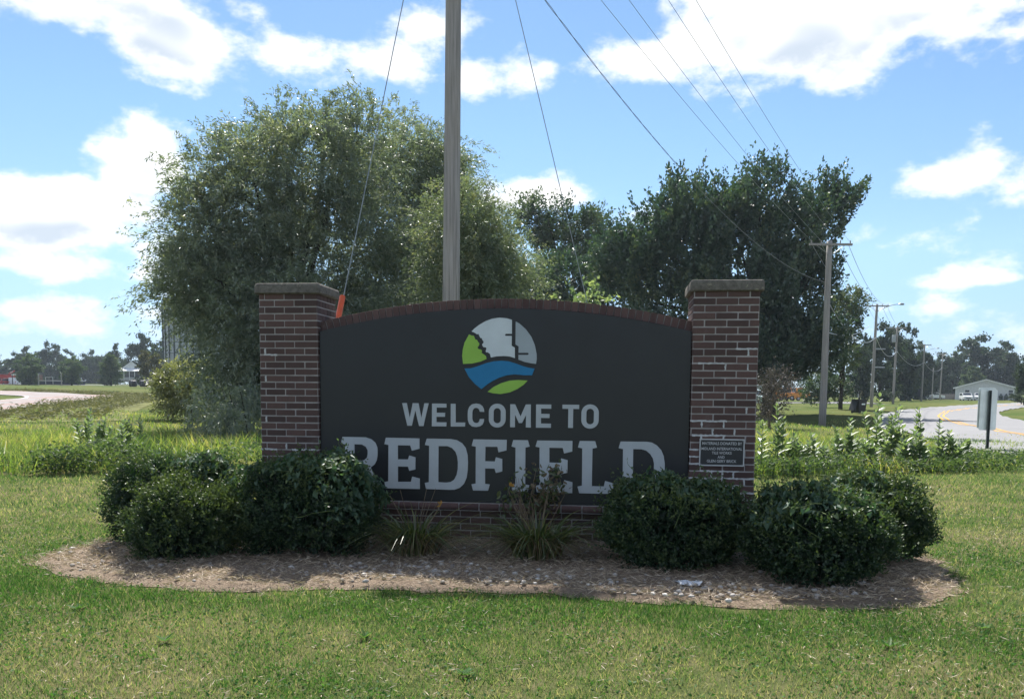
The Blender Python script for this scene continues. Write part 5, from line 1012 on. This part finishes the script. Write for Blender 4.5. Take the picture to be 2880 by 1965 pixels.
def vehicle(label, kind, col, px, pbase, Y, rz, cat='car'):
    b = AT(px, pbase, Y); root = empty({'suv': 'parked_car', 'sedan': 'parked_car', 'pickup': 'pickup_truck', 'van': 'parked_van'}[kind], b, rz); tag(root, label, cat, 'parked vehicles')
    body = {'suv': [(-2.3, .35), (-2.32, .95), (-2.2, 1.08), (-1.95, 1.68), (.5, 1.72), (1.15, 1.12), (2.1, 1.0), (2.32, .75), (2.3, .35)], 'sedan': [(-2.3, .32), (-2.32, .85), (-1.5, .98), (-.9, 1.42), (.35, 1.44), (1.05, .98), (2.1, .85), (2.3, .6), (2.28, .32)],
            'pickup': [(-2.7, .45), (-2.7, 1.05), (-.75, 1.05), (-.7, 1.78), (.75, 1.78), (1.3, 1.2), (2.5, 1.1), (2.65, .8), (2.62, .45)], 'van': [(-2.4, .35), (-2.42, 1.2), (-2.3, 1.95), (1.0, 1.98), (1.7, 1.2), (2.3, 1.05), (2.42, .7), (2.4, .35)]}[kind]
    gl = {'suv': [(-1.92, 1.12), (-1.72, 1.58), (.42, 1.62), (.92, 1.14)], 'sedan': [(-1.2, 1.0), (-.82, 1.36), (.3, 1.38), (.85, 1.0)], 'pickup': [(-.6, 1.2), (-.58, 1.68), (.7, 1.68), (1.1, 1.22)], 'van': [(-2.0, 1.25), (-1.95, 1.8), (.9, 1.82), (1.4, 1.25)]}[kind]
    MB().prism(body, -.9, .9, 'y').build('body', M[col], root); MB().prism(gl, -.906, .906, 'y').build('side_windows', M['glass'], root)
    (x0, z0), (x1, z1) = body[-5] if kind != 'pickup' else body[4], body[-4] if kind != 'pickup' else body[5]
    n = np.array([-(z0-z1), 0, (x1-x0)]); n = -n/np.linalg.norm(n)*.012 if n[2] < 0 else n/np.linalg.norm(n)*.012
    f = lambda t: (x0+(x1-x0)*t, z0+(z1-z0)*t); a, c = f(.1), f(.9); MB().add([(a[0]+n[0], -.76, a[1]+n[2]), (a[0]+n[0], .76, a[1]+n[2]), (c[0]+n[0], .82, c[1]+n[2]), (c[0]+n[0], -.82, c[1]+n[2])], [(0, 1, 2, 3)]).build('windscreen', M['glass'], root)
    (x0, z0), (x1, z1) = body[2], body[3]; a, c = (x0-.02+(x1-x0)*.12, z0+(z1-z0)*.12), (x0-.02+(x1-x0)*.9, z0+(z1-z0)*.9); MB().add([(a[0]-.01, -.76, a[1]), (a[0]-.01, .76, a[1]), (c[0]-.01, .7, c[1]), (c[0]-.01, -.7, c[1])], [(0, 1, 2, 3)]).build('rear_window', M['glass'], root)
    for wx in (-1.42, 1.42):
        for s in (-1, 1):
            o = MB().tube([(wx, s*.72, .34), (wx, s*.92, .34)], .34, 14).build('wheel', M['tyre'], root); MB().tube([(wx, s*.90, .34), (wx, s*.93, .34)], .2, 10).build('rim', M['galv'], o)
    fx, rx = body[-2][0], body[1][0]
    for s in (-1, 1):
        MB().box(fx-.04, fx+.012, s*.72-.16, s*.72+.16, .66, .84).build('headlight', M['white_trim'], root); MB().box(rx-.012, rx+.04, s*.78-.10, s*.78+.10, .72, .98).build('tail_light', M['red_lamp'], root)
    MB().box(fx-.03, fx+.02, -.5, .5, .55, .72).build('grille', M['tyre'], root)
vehicle('white van-like car parked left in front of the grey house', 'suv', 'white_car', 2192, 909, 184, -1.85); vehicle('white car parked right in front of the grey house', 'suv', 'white_car', 2222, 909, 184, -2.1)
vehicle('silver car parked in front of the small garage', 'suv', 'silver_car', 2092, 908, 190, .25); vehicle('white pickup truck parked behind the silver car', 'pickup', 'white_car', 2117, 907, 200, .2, 'pickup truck')
vehicle('orange pickup truck parked beyond the maple lawn', 'pickup', 'orange_car', 1812, 908, 122, .1, 'pickup truck'); vehicle('second orange truck half hidden behind the dead bush', 'van', 'orange_car', 1786, 909, 128, .2, 'truck')
vehicle('pale car just visible at the edge of the right brick pillar', 'sedan', 'teal_car', 1722, 921, 74, 1.2)
vehicle('red car parked under the red awning of the store', 'suv', 'red_car', 11, 874, 214, 1.4); vehicle('white van parked at the store, right of the red car', 'van', 'white_car', 38, 874, 216, 1.7, 'van')
def plain_box(name, label, px, pb, Y, w, d, h, wall, cat, roofc='white_trim', extra=None, over=.15, lift=0.0):
    b = AT(px, pb, Y); root = empty(name, b, -math.atan2(b[0], Y)); tag(root, label, cat); MB().box(-w/2, w/2, 0, d, lift, h).build('wall', M[wall], root); MB().box(-w/2-over, w/2+over, -over, d+over, h+.002, h+.14).build('roof', M[roofc], root)
    if extra: extra(root)
    return root
def trailer_parts(r):
    for x in (-1.2, -.3, 1.2):
        o = MB().tube([(x, -.05, .42), (x, .25, .42)], .42, 12).build('wheel', M['tyre'], r); MB().tube([(x, -.07, .42), (x, -.045, .42)], .22, 10).build('rim', M['galv'], o)
    for x in (-1.9, -.6, .6, 1.9): MB().box(x-.05, x+.05, -.06, -.002, .55, 1.9).build('rib', M['dark_box'], r)
plain_box('dump_trailer', 'dark blue-black dump trailer behind the fourth utility pole', 2057, 905, 165, 5.0, 2.3, 2.15, 'dark_box', 'trailer', 'fence_wood', trailer_parts, .05, .45)
def shed_parts(r):
    MB().box(-.35, .35, -.05, -.002, 0, 1.3).build('door', M['white_trim'], r); MB().box(-.9, .9, -.06, -.002, 1.36, 1.42).build('trim_board', M['white_trim'], r)
plain_box('shed', 'small pale yellow shed behind the green shrub', 1944, 902, 130, 2.0, 2.0, 1.75, 'tan_wall', 'shed', 'tan_wall', shed_parts, .12)
def fence():
    a = AT(2133, 907, 206); root = empty('board_fence', a); tag(root, 'weathered grey board fence between the garage and the grey house', 'fence'); L = AT(2176, 907, 206)[0]-a[0]; n = int(L/.18)
    for i in range(n): MB().box(i*.18, i*.18+.165, 0, .02, 0, 1.45+R.normal(0, .015)).build('board', M['fence_wood'], root)
    for i in range(3): MB().box(i*L/2-.05, i*L/2+.05, .03, .13, -.3, 1.6).build('post', M['fence_wood'], root)
fence()
# far left: store, shed, porch house, posts, bales, grain bin
def store_parts(r):
    MB().box(-16, 2.6, -.9, -.05, 1.9, 2.75).build('awning', M['red_paint'], r); d = MB().box(3.2, 4.2, -.06, -.002, 0, 2.1).build('door', M['white_trim'], r); MB().box(3.35, 4.05, -.075, -.062, .3, 1.9).build('pane', M['glass'], d)
    for x in (-6, -3, .5, 5.6): w = MB().box(x-.6, x+.6, -.06, -.002, .7, 1.9).build('window', M['white_trim'], r); MB().box(x-.5, x+.5, -.075, -.062, .8, 1.8).build('pane', M['glass'], w)
plain_box('store', 'low brick store with a red awning at the left picture edge', 10, 874, 222, 18, 9, 2.9, 'store_brick', 'store', 'roof_shingle', store_parts)
def store_sign():
    b = AT(29, 874, 205); root = empty('store_sign', b); tag(root, 'tilted red and white sign board on a dark post by the store', 'sign'); MB().tube([(0, 0, -.2), (0, 0, 2.9)], .1, 8).build('post', M['tyre'], root); o = MB().prism([(-.9, -.5), (.55, .15), (.8, .6), (-.6, .05)], -.1, .1, 'y').build('board', M['red_paint'], root); o.location = (-.1, 0, 3.1); q = MB().prism([(-.45, -.16), (.35, .2), (.45, .38), (-.3, .06)], -.12, -.102, 'y').build('stripe', M['white_trim'], o); MB().box(-.2, 1.2, -.06, .06, 2.4, 2.75).build('lower_board', M['white_trim'], root)
store_sign()
plain_box('low_shed', 'long low dark shed with a pale roof edge behind the middle street tree', 122, 874, 207, 14, 4, 1.05, 'dark_box', 'shed')
for lab, px, h in (('grey post left of the long low shed', 88, 2.4), ('grey post at the middle street tree', 140, 2.6)):
    b = AT(px, 874, 186); root = empty('post', b); tag(root, lab, 'post'); MB().tube([(0, 0, -.3), (0, 0, h)], [.13, .11], 8).build('shaft', M['pole_far'], root); MB().tube([(0, 0, h), (0, 0, h+.08)], [.15, .1], 8).build('cap', M['galv'], root)
def frame_():
    b = AT(112, 866, 205); root = empty('goal_frame', b); tag(root, 'small pale open frame standing on the low shed line', 'frame')
    for x in (-.9, .9): MB().tube([(x, 0, -.6), (x, 0, 1.1)], .05, 6).build('upright', M['white_trim'], root)
    MB().tube([(-.9, 0, 1.1), (.9, 0, 1.1)], .05, 6).build('crossbar', M['white_trim'], root)
frame_()
ph = gable_house('porch_house', 'distant white house with an open porch on the left rise', 299, 857, 242, 4.6, 2.6, 1.9, 6, 'white_trim', ((1.1, 3.0, .8, .9),), zoff=.0)
pr = MB(); pr.add([(-3.6, -2.2, 2.0), (2.4, -2.2, 2.0), (2.2, -.02, 2.75), (-3.3, -.02, 2.75), (-3.6, -2.2, 1.85), (2.4, -2.2, 1.85), (2.2, -.02, 2.6), (-3.3, -.02, 2.6)], [(0, 1, 2, 3), (7, 6, 5, 4), (0, 4, 5, 1), (1, 5, 6, 2), (2, 6, 7, 3), (3, 7, 4, 0)]).build('porch_roof', M['white_trim'], ph)
for x in (-3.4, -2, -.6, .8, 2.2): MB().box(x-.07, x+.07, -2.15, -2.0, -.9, 1.86).build('porch_post', M['white_trim'], ph)
MB().box(-3.5, 2.3, -2.15, -.02, -.9, .0).build('porch_floor', M['shed_wall'], ph); MB().box(-3.4, 2.2, -.06, -.02, .1, 1.8).build('porch_screen', M['glass'], ph)
for i, px in enumerate((302, 326, 336, 346)):
    b = AT(px, 877.5, 150); root = empty('round_bale', b, R.uniform(-.4, .4)); tag(root, ('dark wrapped round bale standing alone, left of the other three', 'dark wrapped round bale, left one of the three side by side', 'dark wrapped round bale, middle one of the three side by side', 'dark wrapped round bale, right one of the three side by side')[i], 'bale', 'wrapped round bales')
    o = MB().tube([(-.6, 0, .58), (-.55, 0, .58), (.55, 0, .58), (.6, 0, .58)], [.5, .6, .6, .5], 16).build('roll', M['bale'], root, smooth=True); MB().tube([(-.2, 0, .58), (-.17, 0, .58)], .606, 16).build('wrap_band', M['galv'], o)
def grain_bin():
    Y = 90; c = AT(434, 880, Y); root = empty('grain_bin', (c[0], Y, zg(c[0], Y))); tag(root, 'tall corrugated steel grain bin half hidden by the broad willow', 'grain bin'); hz = AT(434, 705, Y)[2]; r = 2.7; n = 48; z = np.arange(-.3, hz, .11); mb = MB()
    mb.tube(np.column_stack([np.zeros(len(z)), np.zeros(len(z)), z]), r+.02*np.sin(z*2*math.pi/.44), n, cap=False); mb.build('wall', M['steel'], root, smooth=True); MB().tube([(0, 0, hz), (0, 0, hz+.12), (0, 0, hz+1.3)], [r+.12, r+.1, .3], n).build('roof', M['galv'], root)
    for i in range(26): a = i*2*math.pi/26; MB().box(-.05, .05, 0, .07, -.2, hz).build('stiffener', M['dark_steel'], root).matrix_local = Matrix.Rotation(a, 4, 'Z') @ Matrix.Translation((0, -r-.075, 0))
    for k in range(1, 9): MB().tube([(0, 0, k*1.12-.02), (0, 0, k*1.12+.02)], r+.035, n, cap=False).build('ring_seam', M['dark_steel'], root)
M['steel'] = simple('galvanised_sheet', (.36, .40, .42), .5, .4, .3, var=.15, scale=.8); M['dark_steel'] = simple('dark_steel', (.10, .12, .135), .6, .4, .3); grain_bin()

# ================================================================ the air: a thin summer haze
def haze():
    m, n, out = mat('haze'); v = n.n('ShaderNodeVolumePrincipled'); v.inputs['Color'].default_value = (.74, .86, 1, 1); v.inputs['Density'].default_value = HAZE; v.inputs['Anisotropy'].default_value = .25
    n.t.links.new(v.outputs[0], out.inputs['Volume']); o = MB().box(-720, 720, -90, 930, -3.2, 26).build('haze', m); tag(o, 'thin pale summer haze over the whole scene', 'haze', kind='stuff')
HAZE = 0.0002
haze()
